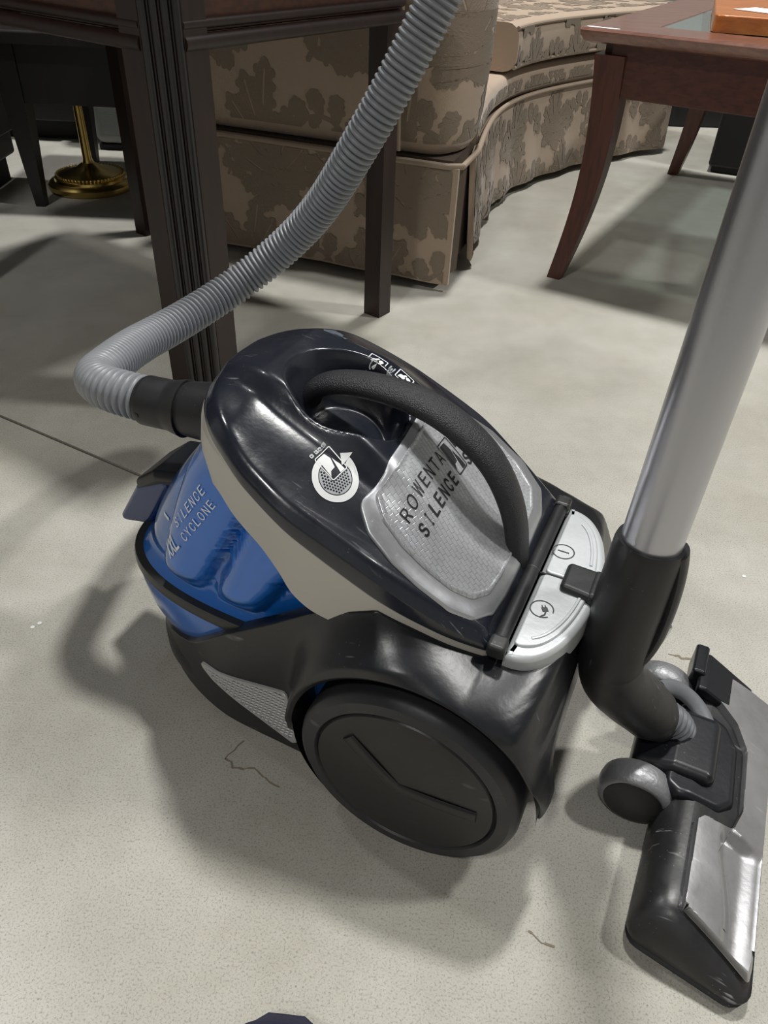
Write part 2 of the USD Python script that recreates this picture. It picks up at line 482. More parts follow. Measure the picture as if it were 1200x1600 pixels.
part('slab', extrude(Polygon([(-6, jl(-6) + .0028), (6, jl(6) + .0028), (6, 7), (-6, 7)]), -.08, 0), 'concrete', fl, False)
part('slab', extrude(Polygon([(-6, jl(-6) - .0028), (-6, -4), (6, -4), (6, jl(6) - .0028)]), -.08, 0), 'concrete', fl, False)
part('joint_filler', extrude(Polygon([(-6, jl(-6) + .004), (6, jl(6) + .004), (6, jl(6) - .004), (-6, jl(-6) - .004)]), -.07, -.0035), 'joint_dirt', fl, False)

# the hall around it, out of view, its tones set for bounced light
RX0, RX1, RY0, RY1, RZ = -6.0, 6.0, -4.0, 7.0, 5.0
for nm, a, b in (('wall_back', (RX0, RY1, 0), (RX1, RY1 + .1, RZ)), ('wall_front', (RX0, RY0 - .1, 0), (RX1, RY0, RZ)), ('wall_left', (RX0 - .1, RY0, 0), (RX0, RY1, RZ)), ('wall_right', (RX1, RY0, 0), (RX1 + .1, RY1, RZ)), ('ceiling', (RX0, RY0, RZ), (RX1, RY1, RZ + .1))):
    m = trimesh.creation.box(bounds=[a, b])
    tagp(part(nm, m, 'ceiling_paint' if nm == 'ceiling' else 'wall_paint', None, False).GetPrim() if False else part(nm, m, 'ceiling_paint' if nm == 'ceiling' else 'wall_paint', None, False), {'ceiling': 'grey ceiling of the hall', 'wall_back': 'pale grey wall behind the furniture', 'wall_front': 'pale grey wall behind the camera', 'wall_left': 'pale grey wall on the left', 'wall_right': 'pale grey wall on the right'}[nm], 'ceiling' if nm == 'ceiling' else 'wall', kind='structure')


# ------------------------------------------------------------------ the vacuum cleaner. Its frame: u = forwards, v = across (away from the camera), z up
VO, VRZ = (0.0211, 0.3169, 0.0), math.degrees(-0.40670895)
VM = 0.145
vac = thing('vacuum_cleaner', 'black bagless vacuum cleaner with blue dust bin and silver top panel on the concrete floor', 'vacuum cleaner', VO, VRZ)


def L(p):
    """(u, v, z) to the thing's own x, y, z."""
    p = np.asarray(p, float).copy()
    p[..., 0] *= -1
    return p


def Lm(m):
    m = m.copy()
    m.vertices = L(m.vertices)
    m.invert()
    return m


def vpart(name, m, material, parent=None, **kw):
    return part(name, Lm(m), material, parent or vac, **kw)


def ipl(u, pts):
    from scipy.interpolate import PchipInterpolator
    P = np.asarray(pts, float)
    return PchipInterpolator(P[:, 0], P[:, 1])(np.clip(u, P[0, 0], P[-1, 0]))


ZB = [(-.037, .200), (.01, .220), (.05, .240), (.095, .263), (.14, .287), (.17, .302), (.20, .308), (.225, .306)]
HW = [(-.037, .0905), (.0, .104), (.05, .113), (.10, .114), (.14, .107), (.17, .093), (.195, .072), (.212, .045)]
CR = [(-.037, .0), (-.02, .004), (.0, .012), (.05, .034), (.10, .044), (.14, .034), (.17, .024), (.20, .010), (.225, .0)]
UF = .222


def lid_outline(n=220):
    P = [(-.037, -.0905)]
    us = np.linspace(-.037, .212, 40)
    low = [(u, -float(ipl(u, HW))) for u in us]
    tip = [(.2185, -.024), (UF, 0.0), (.2185, .024)]
    P = low + tip + [(u, -w) for u, w in low[::-1]]
    q = Polygon(P).buffer(-.006).buffer(.006)
    c = np.asarray(shapely.geometry.polygon.orient(q).exterior.coords)[:-1]
    return resample(c, n)


LO = lid_outline()
LC = np.array([.085, 0.0])


def lid_s(u, w):
    """Polar coordinate of a plan point: 0 at the lid's middle, 1 on its outline."""
    d = np.stack([np.asarray(u, float) - LC[0], np.asarray(w, float)], -1)
    th = np.arctan2(d[..., 1], d[..., 0])
    o = LO - LC
    to = np.arctan2(o[:, 1], o[:, 0])
    i = np.argsort(to)
    R = np.interp(th, to[i], np.linalg.norm(o, axis=1)[i], period=2 * np.pi)
    return np.linalg.norm(d, axis=-1) / R


def lid_z(u, v):
    u, w = np.asarray(u, float), np.asarray(v, float) - VM
    s = np.clip(lid_s(u, w), 0, 1)
    sx = np.clip(np.abs(w) / np.maximum(ipl(u, HW), .03), 0, 1)
    k = sstep(-.005, .125, u)
    g = 1 - .45 * k * sstep(.38, .56, sx) - (.42 * k + .62 * (1 - k)) * sstep(.5 - .35 * (1 - k), .97, sx)
    z = ipl(u, ZB) + .012 + ipl(u, CR) * g
    z = z - .007 * sstep(.9, 1.0, s) ** 2
    # the finger hollow below the handle
    e = ((u - .113) / .046) ** 2 + ((w + .010) / .044) ** 2
    z = z - .040 * (1 - sstep(.35, 1.0, e))
    return z


def lid_mesh():
    S = []
    n = len(LO)
    q0 = LC + (LO - LC) * .985
    S.append(np.column_stack([LO * [1, 1] + [0, VM], ipl(LO[:, 0], ZB)]))
    for s in np.r_[1.0, np.linspace(.985, .03, 70)]:
        q = LC + (LO - LC) * s
        S.append(np.column_stack([q[:, 0], q[:, 1] + VM, lid_z(q[:, 0], q[:, 1] + VM)]))
    S[1][:, 2] -= .001
    S.insert(0, np.column_stack([LC + (LO - LC) * .95 + [0, VM], ipl(LO[:, 0], ZB) - .001]))
    return rings(S)


lid = vpart('lid', lid_mesh(), 'lid_black', smooth=40)

# trim band under the lid
ZL = [(-.037, .185), (.02, .193), (.06, .196), (.087, .200), (.107, .212), (.117, .226), (.135, .242), (.16, .256), (.175, .266), (.20, .268), (.225, .264)]


def band_mesh():
    up, low = ipl(LO[:, 0], ZB) - .0008, ipl(LO[:, 0], ZL)
    S = []
    for k, (ins, f) in enumerate([(.955, 0), (.982, 0), (.988, .06), (.988, .5), (.984, 1.0), (.95, 1.02)]):
        q = LC + (LO - LC) * (ins + (.050 * sstep(.13, .20, LO[:, 0]) * min(1, f * 8 + .2))[:, None])
        S.append(np.column_stack([q[:, 0], q[:, 1] + VM, up + (low - up) * f]))
    return rings(S)


vpart('trim_band', band_mesh(), 'band_beige', smooth=40)

# dust bin
BUF = [(.05, .285), (.065, .296), (.09, .312), (.12, .318), (.15, .313), (.2, .289), (.25, .252), (.275, .228), (.30, .212)]
BHW = [(.05, .086), (.065, .092), (.09, .097), (.13, .0985), (.2, .094), (.25, .089), (.30, .084)]


def bin_outline(z, off=0.0, n=240, bulge=True, want_d=False):
    uf, hw = float(ipl(z, BUF)) + off, float(ipl(z, BHW)) + off
    t = np.linspace(-np.pi / 2, np.pi / 2, 2 * n // 3)
    uc = .14
    p = .72
    q = np.column_stack([uc + (uf - uc) * np.abs(np.cos(t)) ** p, hw * np.sign(np.sin(t)) * np.abs(np.sin(t)) ** p])
    ub = .03 + max(0.0, float(np.interp(z, [.185, .30], [0.0, .150])))
    q = q[q[:, 0] > ub] if z > .185 else q
    q = np.vstack([[(ub, -hw)], q, [(ub, hw)]])
    q = resample(q, n)
    if bulge:
        e = np.roll(q, -1, 0) - np.roll(q, 1, 0)
        nr = np.stack([e[:, 1], -e[:, 0]], 1)
        nr /= np.linalg.norm(nr, axis=1, keepdims=True)
        s = np.abs(q[:, 1]) > 0
        d = np.full(len(q), -.013)
        zz = np.clip((z - .145) / .14, 0, 1)
        for cu, slope, z0, r0, r1 in ((.2135, .39, .146, .022, .018), (.147, .56, .146, .020, .016)):
            if z > z0:
                r = r0 + r1 * (np.clip((z - z0) / .12, 0, 1)) ** .8
                c = cu + slope * (.2 - z)
                k = np.where(q[:, 0] > .02, 1 - ((q[:, 0] - c) / r) ** 2, 0)
                d = np.maximum(d, -.013 + .017 * np.sqrt(np.clip(k, 0, 1)) * np.clip((z - z0) / .02, 0, 1) ** .5)
        blend = sstep(.128, .150, z)
        ex = sstep(.06, .09, q[:, 0])
        q = q + nr * (d * blend * ex)[:, None]
        if want_d:
            return q, d
    return q


BELT = .131


def bin_mesh(z0, z1, off=0.0, bulge=True, nz=44):
    return rings([np.column_stack([bin_outline(z, off, bulge=bulge) + [0, VM], np.full(240, z)]) for z in np.linspace(z0, z1, nz)])


dust_bin = vpart('dust_bin', bin_mesh(BELT + .004, .298), 'bin_blue', smooth=50)
vpart('bin_core', bin_mesh(BELT + .006, .290, -.019, False, 16), 'bin_core_dark', dust_bin)
_Z = np.linspace(BELT + .006, .297, 90)
_O = [bin_outline(z) for z in _Z]


def bin_v(u, z):
    out = []
    for a, b in zip(np.atleast_1d(u), np.atleast_1d(z)):
        f = np.clip((b - _Z[0]) / (_Z[1] - _Z[0]), 0, 88.999)
        i = int(f)
        vs = []
        for q in (_O[i], _O[i + 1]):
            q = q[q[:, 1] < 0]
            o = np.argsort(q[:, 0])
            vs.append(np.interp(a, q[o, 0], q[o, 1]))
        out.append(VM + vs[0] + (vs[1] - vs[0]) * (f - i))
    return np.array(out)


for cu, slope, z0, r0, r1 in ((.2135, .39, .146, .022, .018), (.147, .56, .146, .020, .016)):
    for sd in (-1, 1):
        G = []
        for z in np.linspace(z0 + .008, .286, 30):
            r = (r0 + r1 * (np.clip((z - z0) / .12, 0, 1)) ** .8) * min(1.0, .55 + (z - z0) / .03)
            u = np.clip(cu + slope * (.2 - z) + r * .86 * np.linspace(-1, 1, 22), .05 + max(0, (z - .185) * 1.3), .285)
            v = bin_v(u, np.full(22, z)) + .0045
            G.append(np.column_stack([u, v if sd < 0 else 2 * VM - v, np.full(22, z)]))
        vpart('cyclone_cone', rings(G, False, False, closed=False), 'cyclone_pale', dust_bin, smooth=True)
lower_bin = vpart('bin_lower_half', bin_mesh(.052, BELT - .004, 0, False, 20), 'bin_blue', smooth=50, label='milky blue lower half of the bin')
vpart('bin_dust_lining', bin_mesh(.056, BELT - .007, -.004, False, 12), 'bin_dust', lower_bin)
vpart('bin_belt', rings([np.column_stack([bin_outline(BELT, o, bulge=False) + [0, VM], np.full(240, BELT + dz)]) for o, dz in ((-.008, -.006), (.0015, -.006), (.0025, -.003), (.0025, .003), (.0015, .006), (-.008, .006))]), 'belt_black')

# front latch tab
lt = vpart('bin_latch', trimesh.convex.convex_hull(np.vstack([hull_balls([(.285, VM - .024, .190, .006), (.285, VM + .024, .190, .006), (.316, VM - .022, .172, .006), (.316, VM + .022, .172, .006)]).vertices,
           hull_balls([(.342, VM - .022, .132, .005), (.342, VM + .022, .132, .005), (.315, VM - .022, .138, .005), (.315, VM + .022, .138, .005)]).vertices])), 'latch_blue', label='dark blue release tab of the bin')
vpart('latch_cap', hull_balls([(.266, VM - .022, .200, .007), (.266, VM + .022, .200, .007), (.292, VM - .024, .196, .007), (.292, VM + .024, .196, .007), (.314, VM - .022, .180, .006), (.314, VM + .022, .180, .006)]), 'body_black', lt)

# base
def slab_outline(uf, ur, hw, n=160, p=.62):
    t = np.linspace(-np.pi / 2, np.pi / 2, n // 2)
    uc = min(.15, uf - .05)
    q = np.column_stack([uc + (uf - uc) * np.abs(np.cos(t)) ** .8, hw * np.sign(np.sin(t)) * np.abs(np.sin(t)) ** .8])
    t2 = np.linspace(np.pi / 2, 3 * np.pi / 2, n // 2)
    u2 = ur + .05
    q2 = np.column_stack([u2 + (u2 - ur) * np.sign(np.cos(t2)) * np.abs(np.cos(t2)) ** p, hw * np.sign(np.sin(t2)) * np.abs(np.sin(t2)) ** p])
    return resample(np.vstack([q, q2]), n)


core = [(-.006 - .012, .014), (-.004, .020), (0, .032), (0, .050), (-.006, .058)]
cb = rings([np.column_stack([slab_outline(.300 + o, -.070, .104 + o) + [0, VM], np.full(160, z)]) for o, z in core])
RO_B = resample(np.asarray(shapely.geometry.polygon.orient(Polygon([(.075, -.1065), (.075, .1065), (-.0955, .1065), (-.0955, -.1065)]).buffer(-.016).buffer(.016)).exterior.coords)[:-1], 400)
_t = np.linspace(-np.pi / 2, np.pi / 2, 60)
RO_T = Polygon(np.vstack([[(.06, -.108), (.03, -.108), (0, -.101), (-.037, -.089)], np.column_stack([-.0465 - .0445 * np.cos(_t) ** .85, .0895 * np.sin(_t)]), [(-.037, .089), (0, .101), (.03, .108), (.06, .108)]])).buffer(-.004).buffer(.004)
RO_T = resample(np.asarray(shapely.geometry.polygon.orient(RO_T).exterior.coords)[:-1], 400)


def polar(o, th, c=(-.01, 0.0)):
    d = o - np.asarray(c)
    a = np.arctan2(d[:, 1], d[:, 0])
    i = np.argsort(a)
    return np.interp(th, a[i], np.linalg.norm(d, axis=1)[i], period=2 * np.pi)


def body_ring(z, n=240):
    th = np.linspace(-np.pi, np.pi, n, endpoint=False)
    w = float(sstep(.110, .192, z))
    r = polar(RO_B, th) * (1 - w) + polar(RO_T, th) * w
    return np.column_stack([-.01 + r * np.cos(th), r * np.sin(th)])


_BR = [(z, body_ring(z)) for z in np.linspace(.04, .20, 33)]


def body_hw(u, z):
    q = _BR[int(np.clip(round((z - .04) / .005), 0, 32))][1]
    q = q[q[:, 1] < 0]
    o = np.argsort(q[:, 0])
    return -np.interp(u, q[o, 0], q[o, 1])


rear = rings([np.column_stack([body_ring(z) * [1, 1 - .035 * (1 - float(sstep(.172, .190, z)))] + [.002 * (1 - float(sstep(.172, .190, z))), VM], np.full(240, z)]) for z in np.r_[np.linspace(.062, .192, 30)]])
vpart('lower_body', cat([cb, rear]), 'body_black', smooth=40)

WR = .0883
WZ = WR
AR = .0985


def fender(far=False):
    top = [(.285, .048), (.277, .060), (.255, .073), (.219, .090), (.178, .127), (.127, .165), (.10, .187), (.08, .203), (.06, .214), (.04, .224), (.015, .214), (-.01, .203), (-.035, .193), (-.06, .1905), (-.084, .1895), (-.0925, .150), (-.0970, .115), (-.1025, .090), (-.1045, .078), (-.1045, .06)]
    bot = [(-.07, .014), (.06, .008), (.10, .008), (.19, .014), (.24, .023), (.27, .033)]
    poly = Polygon(bot[::-1][::-1] + [(.285, .048)] + top[1:]) if False else Polygon(top + bot)
    ths = np.radians(np.linspace(-43, 183, 150))
    ts = np.r_[0, np.linspace(.02, 1, 34) ** 1.2]
    S = []

    def flare(rr, th, b, t=0.0):
        wide = float(sstep(math.radians(15), math.radians(70), th))
        o_ = .004 + .008 * wide
        fl_ = math.exp(-(max(rr - o_, 0) / (.0075 + .0195 * wide)) ** 1.5)
        lip = .0035 * math.exp(-((rr - .013) / .005) ** 2)
        fl_ *= 1 - t ** 2.2
        vr = .0065 + .030 * float(sstep(math.radians(8), math.radians(-38), th)) + .014 * float(sstep(math.radians(150), math.radians(181), th))
        v = b + (vr - b) * fl_ - lip * .5 * fl_ + (.003 * max(0, 1 - rr / .004))
        return min(v, b)

    def vb(u, z):
        fr = np.clip((u - .165) / .142, 0, .999)
        v = VM - (VM - .0385) * np.sqrt(1 - fr ** 2)
        v = v + 1.2 * np.clip(-u - .080, 0, 1)
        k = float(sstep(.135, .198, z) * sstep(.10, .05, u))
        top_v = VM - float(ipl(np.clip(u, -.037, .15), HW)) + .0008
        v = v * (1 - k) + max(top_v, .0325) * k
        if u < .0:
            bv = VM - float(body_hw(max(u, -.086 if z < .15 else -.2), min(z, .19))) - .0012
            w = float(sstep(0, -.03, u))
            v = v * (1 - w) + bv * w
        return v

    if far is None:
        return lambda u, z: flare(math.hypot(u, z - WZ) - AR, math.atan2(z - WZ, u), float(vb(u, z)))
    rows = []
    for th in ths:
        d = np.array([math.cos(th), math.sin(th)])
        hit = LineString([(0, WZ), tuple(np.array([0, WZ]) + d * .5)]).intersection(poly.exterior)
        R = max(np.hypot(g.x, g.y - WZ) for g in getattr(hit, 'geoms', [hit])) if not hit.is_empty else AR
        R = max(R, AR + .0015)
        row = [np.array([AR * d[0], .055, WZ + AR * d[1]]), np.array([AR * d[0], .012, WZ + AR * d[1]])]
        for t in ts:
            r = AR + (R - AR) * t
            u, z = r * d[0], WZ + r * d[1]
            b = float(vb(u, z))
            v = flare(r - AR, th, b, t)
            row.append(np.array([u, v, z]))
        u, v, z = row[-1]
        row.append(np.array([u, v + .012, z]))
        rows.append(row)
    G = np.array(rows)
    if far:
        G[..., 1] = 2 * VM - G[..., 1]
    m = rings(G, False, False, closed=False)
    if far:
        m.invert()
    return m


f_near = fender()
# make the shell face outwards (towards -v on the near side)
if f_near.face_normals[:, 1].mean() > 0:
    f_near.invert()
f_far = fender(True)
if f_far.face_normals[:, 1].mean() < 0:
    f_far.invert()
vpart('side_fender', f_near, 'body_black', smooth=45)
vpart('side_fender', f_far, 'body_black', smooth=45)

# wheels
for s in (0, 1):
    def wy(y):
        return y if s == 0 else 2 * VM - y
    prof = [(.060, .040), (.0855, .040), (WR, .036), (WR, .010), (.0865, .0055), (.0825, .0022), (.0735, .0015), (.0715, .0045), (.060, .0045)]
    t = lathe([(r, wy(y)) for r, y in prof], 96, 'z')
    t.vertices = t.vertices[:, [0, 2, 1]]
    t = fix(t)
    t.apply_translation([0, 0, WZ])
    w = vpart('wheel', t, 'tyre_black', label='near wheel with rubbed tyre' if s == 0 else None)
    c = lathe([(.0001, wy(.020)), (.0712, wy(.020)), (.0712, wy(.0035)), (.0700, wy(.0018)), (.060, wy(.0010)), (.0001, wy(-.0004))], 96, 'z')
    c.vertices = c.vertices[:, [0, 2, 1]]
    c = fix(c)
    c.apply_translation([0, 0, WZ])
    vpart('hub_cap', c, 'cap_black', w)
    if s == 0:
        # the raised Y of the cap: two arms meeting at the middle
        J = np.array([.0035, -.0004, .0845])
        arms = [sweep(spline([J, (J + np.array(e)) / 2 + [0, -.0007, 0], e], 14), .0060, .0017, 14, up=(0, 1, 0)) for e in ([.0440, .0004, .1215], [-.0585, .0006, .0890])]
        vpart('cap_ridge', cat(arms), 'cap_black', w)

# side vent with its grille
VT = roundpoly([(.212, .072), (.198, .060), (.115, .020), (.110, .026), (.117, .083), (.121, .087), (.19, .0735), (.205, .0745)], .003, 80)


_fv = fender(None)


def side_v(u, z):
    return np.array([_fv(float(a), float(b)) for a, b in zip(np.atleast_1d(u), np.atleast_1d(z))])


def on_side(pts2, off):
    return np.column_stack([pts2[:, 0], side_v(pts2[:, 0], pts2[:, 1]) - off, pts2[:, 1]])


cen = VT.mean(0)
frame_r = rings([on_side(cen + (VT - cen) * s, o) for s, o in ((1.0, -.002), (1.0, .0016), (.985, .0024), (.90, .0024), (.885, .0012), (.885, -.002))], False, False)
if frame_r.face_normals[:, 1].mean() > 0:
    frame_r.invert()
vent = vpart('side_vent', frame_r, 'grille_silver', label='silver triangular vent grille')
inner = Polygon(cen + (VT - cen) * .90)
back = refine2d(inner, .004)
back.vertices = on_side(back.vertices[:, :2], .0004)
back.fix_normals()
vpart('vent_back', back, 'grille_dark', vent)
bars = []
for k in range(-30, 50):
    for dx, dz in ((1, 0), (-.28, 1)):
        d = np.array([dx, dz]) / math.hypot(dx, dz)
        nrm = np.array([-d[1], d[0]])
        c0 = cen + nrm * k * .0042
        ln = LineString([tuple(c0 - d * .2), tuple(c0 + d * .2)]).intersection(inner)
        for g in getattr(ln, 'geoms', [ln]):
            if g.is_empty or g.length < .004:
                continue
            a = np.asarray(g.segmentize(.02).coords)
            P = on_side(a, .0012)
            bars.append(sweep(P, .0011, .0011, 6, up=(0, 1, 0)))
vpart('vent_mesh', cat(bars), 'grille_silver', vent, kind='stuff')

# silver panel of the lid and its clear honeycomb cover
SP = roundpoly([(.0700, .185), (.0655, .13), (.0640, .0925), (.0705, .067), (.0575, .0545), (.0374, .0485), (.018, .0480), (-.0053, .0505), (-.021, .058), (-.0305, .075), (-.0325, .10), (-.0325, .145), (-.031, .198), (-.022, .224), (.0, .238), (.03, .240), (.055, .230), (.068, .208)], .007, 200)
#@@SP


def shell_on_lid(outline, levels, n_in=26, extra=lambda u, v: 0.0):
    """A skin over the lid: levels = (scale towards the middle, height over the lid) for the rim, then a cap."""
    o = np.asarray(outline)
    c = Polygon(o).representative_point()
    c = np.array([-.004 if c.x > 1 else .012, VM - .012]) if False else np.asarray(Polygon(o).centroid.coords[0])
    S = []
    last = levels[-1]
    for s, h in list(levels) + [(last[0] * q, last[1]) for q in np.linspace(.97, .02, n_in)]:
        q = c + (o - c) * s
        S.append(np.column_stack([q, lid_z(q[:, 0], q[:, 1]) + h + extra(q[:, 0], q[:, 1])]))
    m = rings(S, False, True)
    if m.face_normals[-1, 2] < 0:
        m.invert()
    return m


pf = vpart('panel_frame', shell_on_lid(SP, [(1.0, -.001), (1.0, .0014), (.985, .0026), (.93, .0036), (.88, .0036)]), 'silver_paint', smooth=50, label='silver frame of the top panel')
ctr = np.asarray(Polygon(SP).centroid.coords[0])
SPI = ctr + (SP - ctr) * .86
vpart('honeycomb_cover', shell_on_lid(SPI, [(1.0, .003), (1.0, .0052), (.985, .0064), (.965, .0058), (.95, .0052), (.93, .0052)]), 'honeycomb', smooth=50, label='clear cover with a honeycomb relief and black lettering')

# handle
HP = [(.150, .300), (.138, .316), (.109, .3245), (.079, .3250), (.05, .3195), (.023, .3065), (.003, .2895), (-.012, .2665), (-.021, .2435), (-.027, .213), (-.029, .196)]
hp = spline([(u, VM - .001, z) for u, z in HP], 90)
ss = np.linspace(0, 1, 90)
vpart('carry_handle', sweep(hp, .0125 + .002 * np.sin(ss * np.pi), .0078 + .001 * np.sin(ss * np.pi), 28), 'handle_grip', label='black carrying handle with a dimpled grip')

# hinge bar, rear panel with two buttons
hb = vpart('hinge_bar', sweep([(-.0405, VM - .094, .205), (-.0405, VM + .094, .205)], .0055, .0055, 14), 'matt_black')
for v in (VM - .089, VM + .086):
    vpart('hinge_knuckle', rbox((.013, .014, .012), .003, (-.041, v, .206)), 'rubbed_black', hb)


def dshape(depth, hw, u0=-.0465, n=60, p=.85):
    t = np.linspace(-np.pi / 2, np.pi / 2, n)
    return np.column_stack([u0 - depth * np.abs(np.cos(t)) ** p, VM + hw * np.sin(t)])


dp = resample(dshape(.0455, .091), 140)
rp = vpart('rear_panel', pillow(dp, .180, .203, .005), 'button_silver', label='silver rear panel')
gap = .1445
pad = Polygon(dshape(.036, .080, -.0495))
for name, sel, lab in (('power_button', sbox(-1, gap + .0012, 1, 1), 'silver power button, the farther of the two'), ('cord_button', sbox(-1, -1, 1, gap - .0012), 'silver cord rewind button, the nearer of the two')):
    pd = pad.intersection(sel)
    c = roundpoly(np.asarray(pd.exterior.coords)[:-1], .003, 110)
    vpart(name, pillow(c, .198, .2052, .0016), 'button_silver', label=lab)
vpart('button_gap', rbox((.040, .0020, .003), .0008, (-.066, gap, .2024)), 'gap_black')
vpart('parking_clip', cat([hull_balls([(-.068, VM - .012, .207, .004), (-.068, VM + .010, .207, .004), (-.092, VM - .014, .206, .004), (-.092, VM + .010, .206, .004)]),
                           hull_balls([(-.088, VM - .013, .206, .005), (-.088, VM + .010, .206, .005), (-.097, VM - .016, .170, .006), (-.097, VM + .012, .170, .006)])]), 'matt_black', label='black parking clip on the rear edge')

# hose inlet
inl = vpart('hose_inlet', sweep(spline([(.205, VM - .005, .268), (.232, VM - .007, .267), (.262, VM - .010, .265)], 12), [.026] * 5 + [.0255, .025, .0245, .024, .0235, .023, .022], None, 36), 'matt_black')


# ---- printing on the lid: reading direction is across (v), upwards is forwards (u)
def lid_print(name, shape, o, ex, ey, material='print_white', parent=None, lift=.0005, base=None, step=.0025):
    m = refine2d(shape, step)
    p = np.asarray(o) + m.vertices[:, :1] * np.asarray(ex) + m.vertices[:, 1:2] * np.asarray(ey)
    m.vertices = np.column_stack([p[:, 0], p[:, 1], lid_z(p[:, 0], p[:, 1]) + lift])
    return vpart(name, m, material, parent or lid, smooth=False)


def fit(shape, w, h):
    x0, y0, x1, y1 = shape.bounds
    return affinity.scale(affinity.translate(shape, -x0, -y0), w / (x1 - x0), h / (y1 - y0), origin=(0, 0))


def spaced(text, w, h, bold=False, fill=.66):
    adv = w / (len(text) - 1 + fill)
    out = []
    for k, c_ in enumerate(text):
        g = text2d(c_, bold)
        gw = adv * fill * (.24 if c_ == 'I' else 1.0)
        out.append(affinity.translate(fit(g, gw, h), k * adv + (adv * fill - gw) / 2, 0))
    return unary_union(out)


def card(w, h):
    # frame with the folded-filter pictogram: a broad blot, a slash and a smaller blot
    f = sbox(0, 0, w, h).buffer(-.0016).buffer(.0016)
    p1 = [(.135, .08), (.58, .086), (.658, .35), (.5, .685), (.235, .70), (.06, .85)]
    p2 = [(.718, .365), (.76, .55), (.824, .70), (.84, .96), (.54, .95)]
    t = unary_union([Polygon([(x * w, (1 - y) * h) for x, y in p]) for p in (p1, p2)]).intersection(f.buffer(-.0009))
    return f.difference(f.buffer(-.0007)), t


cover = stage.GetPrimAtPath('/World/vacuum_cleaner/honeycomb_cover')
VX, UX = (0, 1), (1, 0)
LFT = .0058
lid_print('lettering', spaced('ROWENTA', .0655, .0080), (.0370, .0775), VX, UX, 'print_dark', cover, LFT)
lid_print('lettering', spaced('SILENCE', .0600, .0080, True), (.0240, .0795), VX, UX, 'print_dark', cover, LFT)
lid_print('lettering', spaced('EX', .0150, .0080), (.0370, .1630), VX, UX, 'print_dark', cover, LFT)
lid_print('lettering', spaced('SY', .0150, .0080, True), (.0240, .1630), VX, UX, 'print_dark', cover, LFT)
logo = unary_union(card(.0158, .0205))
lid_print('logo', logo, (.0255, .1455), VX, UX, 'print_dark', cover, LFT)

# the filter emblem on the near shoulder
EX_, EY_ = np.array([-.26, .92]), np.array([.86, .18])
rg = Point(0, 0).buffer(.0168, 40).difference(Point(0, 0).buffer(.0122, 40))
rg = rg.difference(Polygon([(.001, .0), (.0005, .03), (.03, .03), (.024, .004)]))
rg = rg.union(Polygon([(.0098, .0030), (.0196, .0018), (.0140, .0088)]))
EO = (.0905, .0715)
lid_print('emblem', rg, EO, EX_, EY_)
CF, CB = (affinity.translate(g, -.0030, -.0010) for g in card(.0150, .0195))
cd = affinity.translate(sbox(0, 0, .0150, .0195), -.0030, -.0010)
lid_print('emblem_card', CF, EO, EX_, EY_, lift=.0006)
lid_print('emblem_card_print', CB, EO, EX_, EY_, lift=.0006)
dots = []
for a in range(-8, 9):
    for b in range(-8, 9):
        x, y = (a + .5 * (b % 2)) * .0021, b * .0018
        if math.hypot(x, y) < .0108 and not cd.buffer(.0006).contains(Point(x, y)):
            dots.append(Point(x, y).buffer(.00072, 4))
mesh_disc = Point(0, 0).buffer(.0116, 30).difference(cd.buffer(.0003))
lid_print('emblem_filter', mesh_disc.difference(unary_union(dots)), EO, EX_, EY_, 'print_grey')
smudge = unary_union([affinity.translate(sbox(0, 0, .0030, .0030).buffer(-.0006).buffer(.0006).difference(Point(.0013, .0015).buffer(.0005)), x, 0) for x in (0, .0046, .0082, .0118)] + [sbox(.0046, .0005, .0140, .0013)])
lid_print('emblem_caption', affinity.translate(smudge, -.0036, .0200), EO, EX_, EY_, 'print_grey')

# icons on the far shoulder
for (u0, v0), wd, ht in (((.1035, .1725), .0115, .0145), ((.0830, .1765), .0115, .0125)):
    r = sbox(0, 0, wd, ht).buffer(-.0012).buffer(.0012)
    g = r.difference(r.buffer(-.0008)).union(unary_union([Point(wd * .42, ht * .64).buffer(wd * .20, 5), Point(wd * .60, ht * .30).buffer(wd * .16, 5), LineString([(wd * .25, ht * .8), (wd * .75, ht * .5)]).buffer(.0008)]))
    lid_print('icon', g, (u0, v0), VX, UX)
lid_print('lettering', unary_union([sbox(0, q * .0016, .0098 - .002 * (q % 2), q * .0016 + .0011) for q in range(3)]), (.0970, .1735), VX, UX, 'print_grey')
# scrap of clear tape on the far front of the lid
tp = Polygon([(0, .003), (.012, .0), (.026, .004), (.040, .001), (.052, .006), (.050, .013), (.036, .016), (.024, .012), (.013, .017), (.002, .013)]).buffer(-.001).buffer(.001)
lid_print('tape_scrap', tp, (.178, .212), (-.62, -.60), (-.66, .70), 'clear_tape', lift=.0008)

# ---- printing on the blue bin
def bin_print(name, shape, o, ex, ey, material):
    m = refine2d(shape, .003)
    p = np.asarray(o) + m.vertices[:, :1] * np.asarray(ex) + m.vertices[:, 1:2] * np.asarray(ey)
    m.vertices = np.column_stack([p[:, 0], bin_v(p[:, 0], p[:, 1]) - .0008, p[:, 1]])
    return vpart(name, m, material, dust_bin, smooth=False)


BX, BY = np.array([-.575, .818]), np.array([.74, .42])
bin_print('lettering', spaced('SILENCE', .057, .0085), (.2225, .2100), BX, BY, 'print_white')
bin_print('lettering', spaced('CYCLONE', .055, .0085), (.2120, .2035), BX, BY, 'print_white')
bin_print('lettering', spaced('XXL', .022, .0150, True, .92), (.2315, .1770), BX, BY, 'print_white')
bin_print('fill_mark', sbox(0, 0, .010, .0022), (.262, .188), (-1, .1), (.1, 1), 'print_white')

